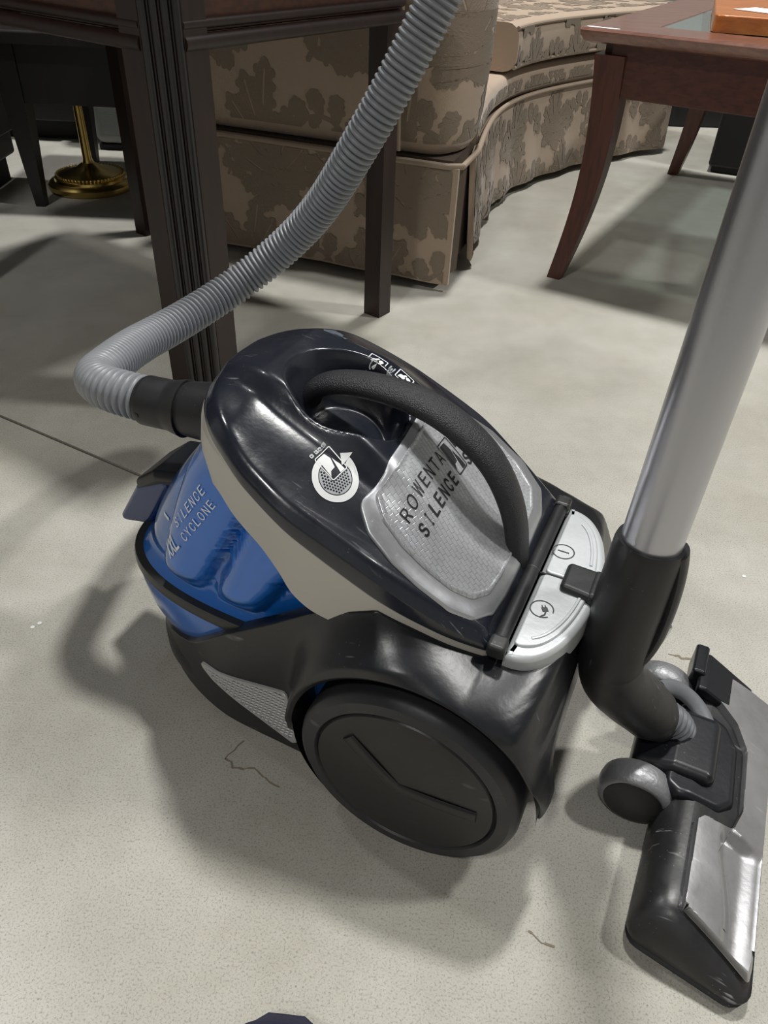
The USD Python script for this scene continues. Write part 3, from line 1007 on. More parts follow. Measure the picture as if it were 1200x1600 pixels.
# ---- symbols on the two buttons (flat on top)
def flat_print(name, shape, o, ex, ey, z, parent, material='print_ink'):
    m = extrude(shape, 0, .0003)
    p = np.asarray(o) + m.vertices[:, :1] * np.asarray(ex) + m.vertices[:, 1:2] * np.asarray(ey)
    m.vertices = np.column_stack([p[:, 0], p[:, 1], z + m.vertices[:, 2]])
    return vpart(name, m, material, parent, smooth=False)


pb, cbn = stage.GetPrimAtPath('/World/vacuum_cleaner/power_button'), stage.GetPrimAtPath('/World/vacuum_cleaner/cord_button')
el = affinity.scale(Point(0, 0).buffer(.0088, 40), 1.0, 1.0)
flat_print('symbol', unary_union([el.difference(el.buffer(-.0009)), sbox(-.0006, -.0045, .0006, .0045)]), (-.0565, .1735), VX, UX, .2052, pb)
ring2 = el.difference(el.buffer(-.0009)).difference(Polygon([(0, 0), (-.012, -.012), (-.001, -.014)]))
plug = unary_union([sbox(-.0022, -.0020, .0022, .0022), sbox(-.0015, .0020, -.0007, .0042), sbox(.0007, .0020, .0015, .0042), LineString([(0, -.002), (-.0015, -.005), (-.005, -.0065)]).buffer(.0006)])
flat_print('symbol', unary_union([ring2, affinity.rotate(plug, -60)]), (-.0583, .1050), VX, UX, .2052, cbn)
for par, a, b in ((pb, .30, 1.22), (cbn, -1.30, -.18)):
    tt_ = np.linspace(a, b, 30)
    arc = [(-.0495 - .0315 * abs(math.cos(k)) ** .85, VM + .073 * math.sin(k), .2054) for k in tt_]
    vpart('raised_arc', sweep(np.array(arc), .0013, .0009, 8), 'button_silver', par)


# ------------------------------------------------------------------ hose
hose = thing('vacuum_hose', 'ribbed grey plastic hose curving up from the vacuum cleaner', 'hose')
va, vb_ = np.array([-math.cos(-.40670895), -math.sin(-.40670895), 0]), np.array([-math.sin(-.40670895), math.cos(-.40670895), 0])


def W(u, v, z):
    return np.array(VO) + u * va + v * vb_ + np.array([0, 0, z])


HC = [W(.298, .132, .2640), (-.2049 - .012, .561, .2655), (-.243, .574, .2648), (-.2605, .5990, .2600), (-.2620, .6300, .2530), (-.2585, .694, .2400), (-.2386, .7651, .2310), (-.1777, .8356, .2520), (-.0989, .8495, .3174), (-.048, .8211, .3941), (-.0113, .8108, .4578), (.018, .8108, .512), (.0457, .8117, .5674), (.0651, .8117, .6155), (.075, .80, .67)]
hc = spline(HC, 1500)
ds = np.r_[0, np.cumsum(np.linalg.norm(np.diff(hc, axis=0), axis=1))]
pitch = .0062
amp = .0021 * np.ones(len(hc))
el = np.exp(-((ds - .075) / .035) ** 2)
amp *= 1 - .8 * el
rad = .0178 + amp * (np.abs(np.sin(np.pi * ds / pitch)) ** .7 - .5) * 2
part('corrugated_tube', sweep(hc, rad, None, 30), 'hose_grey', hose, smooth=60)
cn = [W(.262, VM - .010, .265), W(.268, .1345, .2648), W(.275, .134, .2645), W(.299, .132, .2640), W(.3035, .1317, .2640)]
cnp = spline(cn, 24)
cf = part('hose_cuff', sweep(cnp, np.r_[np.linspace(.0245, .0215, 8), np.full(14, .0212), .0205, .0195], None, 36), 'matt_black', hose, label='black end cuff of the hose')
bt = align(lathe([(.0001, -.002), (.0022, -.002), (.0022, .0012), (.0001, .0016)], 16), W(.296, .1325 - .0206, .262), -vb_)
part('cuff_stud', bt, 'body_black', cf)

# ------------------------------------------------------------------ wand, parked on the back of the cleaner
wand = thing('vacuum_wand', 'silver telescopic metal wand standing parked behind the vacuum cleaner', 'wand')
WP, WT = np.array([.181, .397, .264]), np.array([.061, .098, .993])
WT /= np.linalg.norm(WT)


def wp(s):
    return WP + WT * s


part('metal_tube', align(lathe([(.0204, -.03), (.0204, .75)], 56), WP, WT), 'wand_metal', wand, label='brushed silver tube')
prof = [(.0200, .004), (.0232, .004), (.0242, .000), (.0246, -.008), (.0252, -.045), (.0250, -.075), (.0244, -.098), (.0238, -.108), (.0215, -.114)]
col = align(lathe(prof, 56), WP, WT)
cl = part('collar', col, 'matt_black', wand, label='black lower collar')
# the release key on the collar's far right side
out = np.array([.93, -.30, 0.0])
out -= WT * (out @ WT)
out /= np.linalg.norm(out)
P = [wp(s) + out * r for s, r in ((.002, .0195), (-.015, .0230), (-.045, .0250), (-.072, .0240), (-.092, .0195))]
part('release_key', sweep(spline(P, 20), .0130, .0060, 16, up=WT), 'matt_black', cl)
part('key_glint', hull_balls([(*(wp(-.062) + out * .0305), .0025), (*(wp(-.074) + out * .0285), .0025)]), 'glint_chrome', cl)  # chrome bead models the glint on the release key
part('clip_tongue', hull_balls([(*W(-.094, VM - .013, .196), .006), (*W(-.094, VM + .008, .196), .006), (*W(-.102, VM - .012, .165), .007), (*W(-.102, VM + .010, .165), .007)]), 'matt_black', wand)

# ------------------------------------------------------------------ floor nozzle
NA = np.array([.189, .2524, 0.0])
NT, NN = np.array([.40, .917, 0]), np.array([.917, -.40, 0])
noz = thing('floor_nozzle', 'wide vacuum floor nozzle with silver top plate and two small wheels', 'nozzle', NA, math.degrees(math.atan2(NN[1], NN[0])))
# own frame: x = w (to the right), y = s (away from the camera)


def npart(name, m, material, parent=None, **kw):
    return part(name, m, material, parent or noz, **kw)


def topslope(x, y):
    return -.030 * np.clip((x - .026) / .062, 0, 1.2) ** 1.3


hb_out = roundpoly([(0, .004), (.004, -.001), (.086, -.016), (.089, -.010), (.089, .262), (.082, .268), (.014, .262), (.004, .255)], .013, 150)


def head_mesh():
    S = []
    c = np.array([.044, .125])
    for sx, off, z, k in ((0, .006, .004, 0), (0, .002, .007, 0), (0, .0, .012, 0), (0, 0, .020, .2), (0, .004, .036, .75), (0, .012, .046, 1), (0, .020, .049, 1), (0, .026, .0495, 1)):
        p = hb_out.copy()
        q = c + (p - c) * [1 - off * .625 / .044, 1 - off / .14] + [off * .375, 0]
        zz = z + k * topslope(q[:, 0], q[:, 1])
        zz = np.maximum(zz, .004)
        S.append(np.column_stack([q, zz]))
    m = rings(S, True, False)
    tv, tf = trimesh.creation.triangulate_polygon(Polygon(S[-1][:, :2]).segmentize(.01), engine='earcut')
    vv, ff = trimesh.remesh.subdivide_to_size(np.column_stack([tv, np.zeros(len(tv))]), tf, .012, max_iter=8)
    vv[:, 2] = .0495 + topslope(vv[:, 0], vv[:, 1])
    cap = tm(vv, ff)
    if cap.face_normals[:, 2].mean() < 0:
        cap.invert()
    return cat([m, cap])


npart('head_body', head_mesh(), 'rubbed_black', smooth=40, label='scuffed black housing of the nozzle')
npart('bumper_strip', rings([np.column_stack([Polygon(hb_out).buffer(o).exterior.segmentize(.003).coords[:] and resample(np.asarray(Polygon(hb_out).buffer(o).exterior.coords)[:-1], 150), np.full(150, z)]) for o, z in ((-.006, .0005), (-.002, .0005), (-.001, .004), (-.004, .007))]), 'tyre_black')
# silver plate, cut out for the neck
plate = Polygon([(.029, .016), (.0845, -.001), (.0865, .012), (.0865, .252), (.030, .248), (.028, .215), (.050, .200), (.0615, .180), (.0635, .120), (.058, .101), (.034, .095), (.0285, .088)]).buffer(-.003).buffer(.006).buffer(-.003)
pts = resample(np.asarray(shapely.geometry.polygon.orient(plate).exterior.coords)[:-1], 200)


def plate_mesh(poly, h, dish):
    pv, pf_ = trimesh.creation.triangulate_polygon(poly.segmentize(.004), engine='earcut')
    vv, ff = trimesh.remesh.subdivide_to_size(np.column_stack([pv, np.zeros(len(pv))]), pf_, .0035, max_iter=9)
    bd = np.array([poly.exterior.distance(Point(p[:2])) for p in vv])
    z = .0495 + topslope(vv[:, 0], vv[:, 1]) + h * sstep(0, .0012, bd) - .0006
    if dish:
        z = z + dish(vv[:, 0], vv[:, 1], bd)
    m = tm(np.column_stack([vv[:, :2], z]), ff)
    if m.face_normals[:, 2].mean() < 0:
        m.invert()
    edge = poly.exterior
    return m


def dish(x, y, bd):
    # the near wing: a flat field next to the edge, then a long hollow that falls to the right and rises at the rim
    edge_x = .047 + .012 * sstep(.09, .02, y)
    n1 = sstep(edge_x, edge_x + .007, x) * sstep(.100, .086, y) * sstep(0, .004, bd)
    return -.0074 * n1 * (1 - .75 * sstep(.066, .084, x))


plate_p = npart('top_plate', plate_mesh(plate, .0082, dish), 'plate_silver', smooth=35, label='scratched silver top plate')
# neck housing seated in the cut-out
nh = [(.000, .112), (.012, .104), (.046, .108), (.0575, .122), (.0555, .178), (.044, .196), (.010, .204), (.000, .196)]
npart('neck_seat', pillow(roundpoly(nh, .008, 90), .030, .0545, .006, topz=lambda x, y: -.012 * np.clip((x - .02) / .04, 0, 1)), 'body_black')
npart('neck_block', trimesh.convex.convex_hull(np.vstack([rbox((.040, .066, .030), .008, (.018, .155, .046)).vertices, rbox((.030, .078, .030), .010, (-.012, .160, .038)).vertices])), 'body_black')
# pedal at the far end
npart('pedal', cat([rbox((.012, .036, .030), .003, (.010, .246, .052)), trimesh.convex.convex_hull(np.vstack([rbox((.010, .046, .010), .003, (.016, .236, .058)).vertices, rbox((.010, .042, .008), .003, (.056, .232, .040)).vertices]))]), 'body_black', label='black pedal with a pale mark')


def pedal_z(x):
    return .0634 - .018 * (x - .016) / .04


mk = unary_union([sbox(-.003, -.012, .003, .012), sbox(-.008, -.003, .003, .003), Polygon([(-.008, -.0015), (-.012, .003), (-.008, .004)])])
mk = affinity.translate(affinity.rotate(mk, 12), .046, .232)
mm = extrude(mk, 0, .0006)
mm.vertices[:, 2] += pedal_z(mm.vertices[:, 0]) - .0008
npart('pedal_mark', mm, 'print_white')
# wheels on the neck
for y, lab in ((.109, 'near wheel, rubbed grey at the rim'), (.225, None)):
    r = .030
    prof = [(.0001, -.0125), (.0225, -.0130), (.0255, -.0120), (.0285, -.009), (r, -.0035), (r, .004), (.0285, .009), (.024, .0115), (.018, .0115), (.016, .008), (.0001, .008)]
    w = lathe(prof, 56, 'y', (-.016, y, r))
    wpt = npart('wheel', w, 'wheel_rim_grey', label=lab)
    npart('wheel_cap', lathe([(.0001, -.0142), (.020, -.0142), (.0235, -.0132), (.0242, -.0115), (.0001, -.0115)], 48, 'y', (-.016, y, r)), 'cap_black', wpt)
    npart('wheel_hub', lathe([(.0001, .007), (.0155, .007), (.0155, .0125), (.0001, .0125)], 40, 'y', (-.016, y, r)), 'gap_black', wpt)
npart('wheel_axle', lathe([(.0105, -.05), (.0105, .05)], 24, 'y', (-.014, .165, .032)), 'matt_black')


def toloc(P):
    d = np.asarray(P, float) - NA
    return np.stack([d @ NN, d @ NT, d[..., 2]], -1)


# swivel elbow from the collar to the neck
k0, k1, k2 = toloc(wp(-.098)), toloc(wp(-.135)), toloc(wp(-.152))
E = spline([k0, [-.062, .122, .138], [-.050, .136, .112], [-.030, .150, .085], [-.012, .160, .060]], 40)
se = np.linspace(0, 1, 40)
elb = npart('swivel_elbow', sweep(E, np.interp(se, [0, .1, .35, .6, .85, 1], [.0232, .0238, .0245, .0252, .0235, .017]), None, 36), 'matt_black', label='black swivel elbow between wand and nozzle')
Rb = spline([[-.026, .152, .080], [-.006, .160, .070], [.006, .165, .050]], 120)
sr = np.linspace(0, .05, 120)
npart('flexible_bellows', sweep(Rb, .0135 + .0013 * np.sin(2 * np.pi * sr / .0052), None, 26), 'rib_grey', label='grey ribbed bellows in the neck')
# yoke: a C-shaped collar around the bellows
ya = np.radians(np.linspace(-20, 150, 40))
Y = np.column_stack([.004 + .026 * np.cos(ya), .170 + .030 * np.sin(ya), .062 - .014 * np.cos(ya)])
npart('yoke', sweep(Y, .0075, .0045, 14, up=(0, 0, 1)), 'yoke_grey', label='dark grey yoke around the bellows')


# ------------------------------------------------------------------ carved side table, left
E1, E2 = np.array([.575, .818]), np.array([-.818, .575])
TL = np.array([-.262, .955]) + .044 * np.array([-.17, .985])


def onaxes(c, e1, e2, pts, z0, z1):
    q = np.array([np.asarray(c) + a * e1 + b * e2 for a, b in pts])
    return extrude(Polygon(q).buffer(0), z0, z1)


st = thing('carved_side_table', 'dark mahogany side table with a reeded corner leg, behind the hose', 'table')


def plank(c0, d, n, length, z0, z1, t, r=.002):
    """A board along d from c0, thickness t towards n."""
    m = rbox((length, t, z1 - z0), r, (length / 2, t / 2, (z0 + z1) / 2))
    M4 = np.eye(4)
    M4[:2, 0], M4[:2, 1], M4[:2, 3] = d, n, c0
    m.apply_transform(M4)
    return fix(m)


H = .034
c = .034
legp = [(-H + c, -H), (H, -H), (H, H), (-H, H), (-H, -H + c)]
leg = part('leg', onaxes(TL, E1, E2, legp, 0, .58), 'leg_wood', st, False, label='front leg with a reeded chamfer')
# four reeds on the chamfered face
a0, a1 = TL + (-H + c) * E1 - H * E2, TL - H * E1 + (-H + c) * E2
for k in range(4):
    p = a0 + (a1 - a0) * (k + .5) / 4
    part('reed', sweep([(p[0], p[1], .004), (p[0], p[1], .579)], .0052, .0052, 12), 'flute_wood', leg)
LEN1, LEN2 = .418, .640
for a, b in ((LEN1, 0), (LEN1, LEN2), (0, LEN2)):
    q = TL + a * E1 + b * E2
    part('leg', cat([onaxes(q, E1, E2, [(-.017, -.017), (.017, -.017), (.017, .017), (-.017, .017)], 0, .58)]), 'leg_wood', st, False)
ZA = .462
for c0, d, n, ln in ((TL - .026 * E2, E1, E2, LEN1), (TL - .026 * E1, E2, E1, LEN2), (TL + (LEN1 - .0) * E1, E2, E1, LEN2), (TL + LEN2 * E2, E1, E2, LEN1)):
    ap = part('apron', plank(c0, d, n, ln, ZA + .012, .58, .020), 'apron_wood', st)
    s1 = np.array([*(c0 - .004 * n), 0])
    for zz, rr in ((ZA + .004, .0085), (ZA + .0215, .0055)):
        part('bead', sweep([s1 + [*(d * .0), zz], s1 + [*(d * ln), zz]], rr, rr, 14), 'leg_wood', ap)
top = [(-.07, -.07), (LEN1 + .03, -.07), (LEN1 + .03, LEN2 + .05), (-.07, LEN2 + .05)]
part('tabletop', pillow(roundpoly(np.array([TL + a * E1 + b * E2 for a, b in top]), .01, 120), .58, .605, .006), 'apron_wood', st)

# ------------------------------------------------------------------ sofa
sofa = thing('curved_sofa', 'curved sofa upholstered in beige and brown leaf damask, with a pleated skirt', 'sofa')
CN = np.array([.107, 1.454])
F2, F1 = np.array([-.932, .361]), np.array([.361, .932])
FR = spline([(.137, 1.535), (.177, 1.774), (.224, 1.965), (.303, 2.137), (.472, 2.347), (.631, 2.497), (.821, 2.634)], 60)
tg = np.gradient(FR, axis=0)
tg /= np.linalg.norm(tg, axis=1, keepdims=True)
NI = np.column_stack([-tg[:, 1], tg[:, 0]])       # inwards, to the left of the walk


def along(profile, i0=0, i1=60, caps=True, wob=None):
    """Sweeps a closed profile of (depth, z) along the sofa's front line."""
    S = []
    for i in range(i0, i1):
        d = np.array([p[0] for p in profile])
        if wob is not None:
            d = d + wob(i, np.array([p[1] for p in profile]))
        S.append(np.column_stack([FR[i] + NI[i] * d[:, None], [p[1] for p in profile]]))
    return rings(S, caps, caps)


def rp_(x0, z0, x1, z1, r, n=60, bulge=0.0):
    c = roundpoly([(x0, z0), (x1, z0), (x1, z1), (x0, z1)], r, n)
    return c


part('base_frame', along(rp_(.02, .03, .56, .26, .02), 16, 60), 'damask_ground', sofa, 50)
fsk = part('front_skirt', along(rp_(-.002, .016, .010, .226, .004, 40), 2, 60, True, lambda i, z: -.010 * (.226 - z) / .21 * (1 + .5 * math.sin(i * .9))), 'damask_ground', sofa, 50)
part('skirt_piping', sweep(np.column_stack([FR - NI * .006, np.full(60, .229)])[2:], .0055, None, 10), 'piping', sofa)
fbd = part('front_border', along(rp_(.0, .228, .10, .288, .022), 3, 60), 'damask_ground', sofa, 50)
cu0 = 22
cush = part('seat_cushion', along(rp_(-.012, .294, .46, .392, .030, 80), cu0, 60), 'damask_ground', sofa, 50)
for zz in (.382, .304):
    part('cushion_piping', sweep(np.column_stack([FR - NI * -.0 - NI * .008, np.full(60, zz)])[cu0:], .0045, None, 8), 'piping', cush)
part('back', along(roundpoly([(.40, .24), (.56, .24), (.60, .62), (.53, .74), (.46, .70), (.42, .45)], .03, 80), 20, 60), 'damask_ground', sofa, 50)
# the arm: a thick pad with a rounded front, overhanging the skirt
AW = .185
arm_plan = []
t = np.linspace(-np.pi / 2, np.pi / 2, 40)
ac = CN + F1 * (AW / 2 + .012) + F2 * .085
for k in t:
    arm_plan.append(ac + F1 * (AW / 2) * math.sin(k) - F2 * .072 * abs(math.cos(k)) ** .75)
arm_plan += [ac + F1 * AW / 2 + F2 * .50, ac - F1 * AW / 2 + F2 * .50]
arm_plan = resample(np.array(arm_plan), 160)
am = arm_plan.mean(0)


def arm_ring(z, off, lean=0.0):
    e = np.roll(arm_plan, -1, 0) - np.roll(arm_plan, 1, 0)
    nr = np.stack([e[:, 1], -e[:, 0]], 1)
    nr /= np.linalg.norm(nr, axis=1, keepdims=True)
    return np.column_stack([arm_plan + nr * off, np.full(len(arm_plan), z)])


AR_ = [(.232, -.030), (.240, -.008), (.256, .002), (.30, .010), (.38, .016), (.46, .018), (.53, .012), (.58, -.004), (.61, -.03), (.622, -.07)]
if Polygon(arm_plan).exterior.is_ccw:
    pass
else:
    arm_plan = arm_plan[::-1]
arm = part('arm', rings([arm_ring(z, o) for z, o in AR_]), 'damask_ground', sofa, 50, label='plump arm with a large leaf pattern')
part('arm_seam', sweep([np.array([*(ac - F1 * (AW / 2 + .018) + F2 * .03), .245]), np.array([*(ac - F1 * (AW / 2 + .0265) + F2 * .03), .34]), np.array([*(ac - F1 * (AW / 2 + .027) + F2 * .03), .46]), np.array([*(ac - F1 * (AW / 2 + .020) + F2 * .03), .54])], .004, None, 8), 'piping', arm)
# end skirt: flat panel that flares a little, from the corner backwards, with a kick pleat at the corner
SK = []
for x in np.linspace(0, .59, 40):
    row = []
    for z in np.linspace(.014, .226, 8):
        fl_ = .008 * (.226 - z) / .21
        p = CN + F2 * x - F1 * fl_ - F1 * .002 * math.sin(x * 40)
        row.append((p[0], p[1], z))
    SK.append(row)
SK = np.array(SK)
inn = SK + np.array([*(F1 * .008), 0])
ring_ = np.concatenate([SK, inn[:, ::-1]], axis=1)
sk = part('end_skirt', rings(ring_), 'damask_ground', sofa, 40, label='end skirt with leaf pattern')
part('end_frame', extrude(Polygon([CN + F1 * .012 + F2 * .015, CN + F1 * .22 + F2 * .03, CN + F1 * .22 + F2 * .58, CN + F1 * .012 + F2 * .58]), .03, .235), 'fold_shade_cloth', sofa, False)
part('end_piping', sweep([np.array([*(CN + F2 * .59 - F1 * .003), .229]), np.array([*(CN + F2 * .02 - F1 * .004), .229]), np.array([*(CN - F2 * .004 + F1 * .01), .229]), np.array([*FR[2] - NI[2] * .006, .229])], .0055, None, 10), 'piping', sofa)
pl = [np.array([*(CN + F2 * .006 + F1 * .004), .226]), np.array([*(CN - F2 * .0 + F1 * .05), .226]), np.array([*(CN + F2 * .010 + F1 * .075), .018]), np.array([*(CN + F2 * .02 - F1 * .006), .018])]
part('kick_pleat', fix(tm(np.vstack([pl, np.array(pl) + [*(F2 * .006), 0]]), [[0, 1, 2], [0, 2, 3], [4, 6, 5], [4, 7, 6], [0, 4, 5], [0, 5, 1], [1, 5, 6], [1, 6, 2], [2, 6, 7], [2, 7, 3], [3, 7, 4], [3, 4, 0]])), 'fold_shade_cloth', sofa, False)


# woven leaves of the damask, inlaid on the flat arm side and the end skirt
def lobe(p, ang, ln, w):
    e = affinity.scale(Point(0, 0).buffer(1, 10), ln / 2, w / 2)
    e = affinity.translate(e, ln / 2, 0)
    for k in (.45, .65, .82):
        for sd in (-1, 1):
            e = e.union(affinity.translate(Point(0, 0).buffer(w * .22, 5), ln * k, sd * w * (.52 - .35 * abs(k - .4))))
    if ln > .5:
        e = e.difference(LineString([(ln * .35, 0), (ln * .85, 0)]).buffer(w * .05))
    return affinity.translate(affinity.rotate(e, ang, origin=(0, 0)), *p)


def palmette(seed):
    """A tall acanthus spray: lobes fanning up from a stem, the outer ones curling over."""
    r = np.random.default_rng(seed)
    out = [LineString([(0, -.05), (0, .35)]).buffer(.03)]
    for q, ang, ln, w in ((.30, 90, .68, .20), (.24, 62, .62, .19), (.24, 118, .62, .19), (.16, 38, .56, .19), (.16, 142, .56, .19), (.06, 14, .46, .17), (.06, 166, .46, .17), (.0, -16, .30, .14), (.0, 196, .30, .14)):
        out.append(lobe((0, q), ang + r.normal(0, 4), ln, w))
    return unary_union(out).simplify(.008)


def scroll(seed):
    """A curling leaf: lobes along the outside of an arc."""
    r = np.random.default_rng(seed)
    P = [np.array([.42 * math.cos(a) * (1 - .10 * a), .42 * math.sin(a) * (1 - .10 * a)]) for a in np.linspace(-.6, 3.9, 26)]
    out = [LineString(P[i:i + 2]).buffer(.035 * (1 - i / 40)) for i in range(25)]
    for i in range(1, 25, 3):
        a = np.linspace(-.6, 3.9, 26)[i]
        out.append(lobe(P[i], math.degrees(a) + 38, .40 * (1 - i / 60), .17))
        if i % 2:
            out.append(lobe(P[i] * .92, math.degrees(a) + 130, .20, .10))
    return unary_union(out).simplify(.008)


FRONDS = [palmette(3), scroll(5), palmette(9), affinity.scale(scroll(8), -1, 1, origin=(0, 0))]


def field(x0, x1, z0, z1, step, sc, seed):
    """A half-drop repeat of the leaves over a rectangle."""
    r = np.random.default_rng(seed)
    out, row = [], 0
    z = z0 - sc * .4
    while z < z1 + sc * .3:
        x = x0 - step + (step / 2) * (row % 2)
        c_ = 0
        while x < x1 + step:
            k = (c_ + row) % 4
            f = affinity.scale(FRONDS[k], sc * (1.0 if k % 2 == 0 else .78), sc * (1.0 if k % 2 == 0 else .78), origin=(0, 0))
            f = affinity.rotate(f, r.normal(0, 9) + (0 if k % 2 == 0 else 20 * (k - 2)), origin=(0, 0))
            out.append(affinity.translate(f, x + r.normal(0, .008), z + (0 if k % 2 == 0 else sc * .25)))
            x += step * (.92 if k % 2 == 0 else 1.0)
            c_ += 1
        z += sc * .98
        row += 1
    return unary_union(out).intersection(sbox(x0, z0, x1, z1))


# the leaves lie on the arm's outline: x runs along it, z up
per = np.vstack([arm_plan, arm_plan[:1]])
pl_ = np.r_[0, np.cumsum(np.linalg.norm(np.diff(per, axis=0), axis=1))]
en = np.roll(arm_plan, -1, 0) - np.roll(arm_plan, 1, 0)
an = np.stack([en[:, 1], -en[:, 0]], 1)
an /= np.linalg.norm(an, axis=1, keepdims=True)
an = np.vstack([an, an[:1]])


def on_arm(x, z):
    b = np.interp(z, [a for a, b in AR_], [b for a, b in AR_]) + .0009
    x = np.mod(x, pl_[-1])
    p = np.column_stack([np.interp(x, pl_, per[:, k]) for k in (0, 1)])
    n = np.column_stack([np.interp(x, pl_, an[:, k]) for k in (0, 1)])
    return np.column_stack([p + n * b[:, None], z])


fm = refine2d(field(.0, pl_[-1] - .001, .258, .585, .165, .20, 4), .005)
fm.vertices = on_arm(fm.vertices[:, 0], fm.vertices[:, 1])
part('woven_leaves', fm, 'damask_leaf', arm, False)
fm = refine2d(field(.010, .58, .018, .222, .150, .185, 6), .006)
xs, zs_ = fm.vertices[:, 0].copy(), fm.vertices[:, 1].copy()
q = CN + F2 * xs[:, None] - F1 * (.008 * (.226 - zs_) / .21 + .002 * np.sin(xs * 40) + .0016)[:, None]
fm.vertices = np.column_stack([q, zs_])
part('woven_leaves', fm, 'damask_leaf', sk, False)
fl_s = np.r_[0, np.cumsum(np.linalg.norm(np.diff(FR, axis=0), axis=1))]


def on_front(x, z, d):
    p = np.column_stack([np.interp(x, fl_s, FR[:, k]) for k in (0, 1)])
    n = np.column_stack([np.interp(x, fl_s, NI[:, k]) for k in (0, 1)])
    return np.column_stack([p + n * d[:, None], z])


ii = np.interp(np.arange(60), np.arange(60), fl_s)
fm = refine2d(field(fl_s[2] + .004, fl_s[-1] - .004, .018, .224, .120, .145, 8), .012)
x, z = fm.vertices[:, 0].copy(), fm.vertices[:, 1].copy()
idx = np.interp(x, fl_s, np.arange(60))
fm.vertices = on_front(x, z, -.0032 - .010 * (.226 - z) / .21 * (1 + .5 * np.sin(idx * .9)))
part('woven_leaves', fm, 'damask_leaf', fsk, False)
fm = refine2d(field(fl_s[cu0] + .01, fl_s[-1] - .004, .305, .382, .125, .125, 11), .012)
fm.vertices = on_front(fm.vertices[:, 0], fm.vertices[:, 1], np.full(len(fm.vertices), -.0128))
part('woven_leaves', fm, 'damask_leaf', cush, False)
fm = refine2d(field(fl_s[cu0] + .01, fl_s[-1] - .004, .02, .42, .125, .125, 12), .012)
fm.vertices = on_front(fm.vertices[:, 0], np.full(len(fm.vertices), .3926), fm.vertices[:, 1])
part('woven_leaves', fm, 'damask_leaf', cush, False)
fm = refine2d(field(fl_s[3] + .01, fl_s[-1] - .004, .246, .270, .125, .125, 13), .012)
fm.vertices = on_front(fm.vertices[:, 0], fm.vertices[:, 1], np.full(len(fm.vertices), -.0008))
part('woven_leaves', fm, 'damask_leaf', fbd, False)

# ------------------------------------------------------------------ coffee table with a glass panel
ct = thing('coffee_table', 'cherry brown coffee table with sabre legs and a glass panel in its top', 'table')
G1, G2 = np.array([.872, -.489]), np.array([.489, .872])
K0 = np.array([.345, 1.555])
A1, A2 = .62, .90


def sabre(cx, sx, sy):
    """A leg that bows in and kicks out towards (sx, sy)."""
    S = []
    for z in np.linspace(0, .40, 26):
        f = z / .40
        h = .0135 + .0135 * f ** .8
        out = .034 * (1 - f) ** 2 - .012 * math.sin(math.pi * f)
        c = cx + out * (sx * G1 + sy * G2) * .8
        S.append([(*(c + a * h * G1 + b * h * G2), z) for a, b in ((-1, -1), (1, -1), (1, 1), (-1, 1))])
    return rings(S)


KC = K0 + .016 * G1 + .022 * G2
for a, b, sx, sy in ((0, 0, -1, -1), (A1, 0, 1, -1), (A1, A2, 1, 1), (0, A2, -1, 1)):
    part('leg', sabre(KC + a * G1 + b * G2, sx, sy), 'cherry_leg', ct, 30)
for c0, d, n, ln in ((KC - .018 * G2, G1, G2, A1), (KC - .018 * G1, G2, G1, A2), (KC + A2 * G2, G1, G2, A1), (KC + A1 * G1, G2, G1, A2)):
    part('apron', plank(c0, d, n, ln, .335, .418, .020), 'cherry_apron', ct)
o = .052
TX = [(-o, -o), (A1 + o, -o), (A1 + o, A2 + o), (-o, A2 + o)]
IN = [(.055, .055), (A1 - .055, .055), (A1 - .055, A2 - .055), (.055, A2 - .055)]
outer = np.array([KC + a * G1 + b * G2 for a, b in TX])
innr = np.array([KC + a * G1 + b * G2 for a, b in IN])
ro = resample(outer, 160)
ri = resample(innr, 160)
cc = ro.mean(0)


def shr(p, d):
    q = p - cc
    return cc + q * (1 - d / np.abs(q).max())


S = []
for p, z in ((ri, .424), (shr(ro, .030), .416), (shr(ro, .012), .420), (shr(ro, .002), .429), (ro, .436), (shr(ro, .004), .440), (ri, .440), (ri, .424)):
    S.append(np.column_stack([p, np.full(160, z)]))
fr = rings(S, False, False)
if fr.volume < 0:
    fr.invert()
tt = part('top_frame', fr, 'cherry_top', ct, 30)
part('glass_panel', extrude(Polygon(innr).buffer(.004), .4325, .4385), 'table_glass', ct, False, label='inset glass panel')
part('panel_ledge', extrude(Polygon(innr).buffer(.003).difference(Polygon(innr).buffer(-.012)), .426, .4322), 'cherry_apron', ct, False)
# the orange wooden box on it, with papers
bx = thing('wooden_tray', 'orange-brown wooden block lying on the glass of the coffee table', 'tray')
q0 = np.array([.520, 1.545])
B1, B2 = np.array([.955, -.296]), np.array([.296, .955])
part('body', pillow(roundpoly([q0 + a * B1 + b * B2 for a, b in ((0, 0), (.30, 0), (.30, .36), (0, .36))], .006, 80), .4405, .466, .003), 'orange_wood', bx)
pp = part('paper_sheet', extrude(Polygon([q0 + a * B1 + b * B2 for a, b in ((.03, .10), (.16, .02), (.20, .08), (.07, .16))]), 0, .0012), 'paper', None, False)
pp.AddTranslateOp().Set(Gf.Vec3d(0, 0, .4664)) if hasattr(pp, 'AddTranslateOp') else None
pps = UsdGeom.Xformable(pp)
if not pps.GetOrderedXformOps():
    pps.AddTranslateOp().Set(Gf.Vec3d(0, 0, .4664))
tagp(pp, 'white paper sheet lying on the orange wooden block', 'paper')
tagsh = part('price_tag', extrude(Polygon([KC + a * G1 + b * G2 for a, b in ((-.044, -.046), (.012, -.046), (.012, -.034), (-.044, -.034))]), .4402, .4408), 'paper', None, False)
tagp(tagsh, 'small white label stuck on the near corner of the coffee table', 'label')

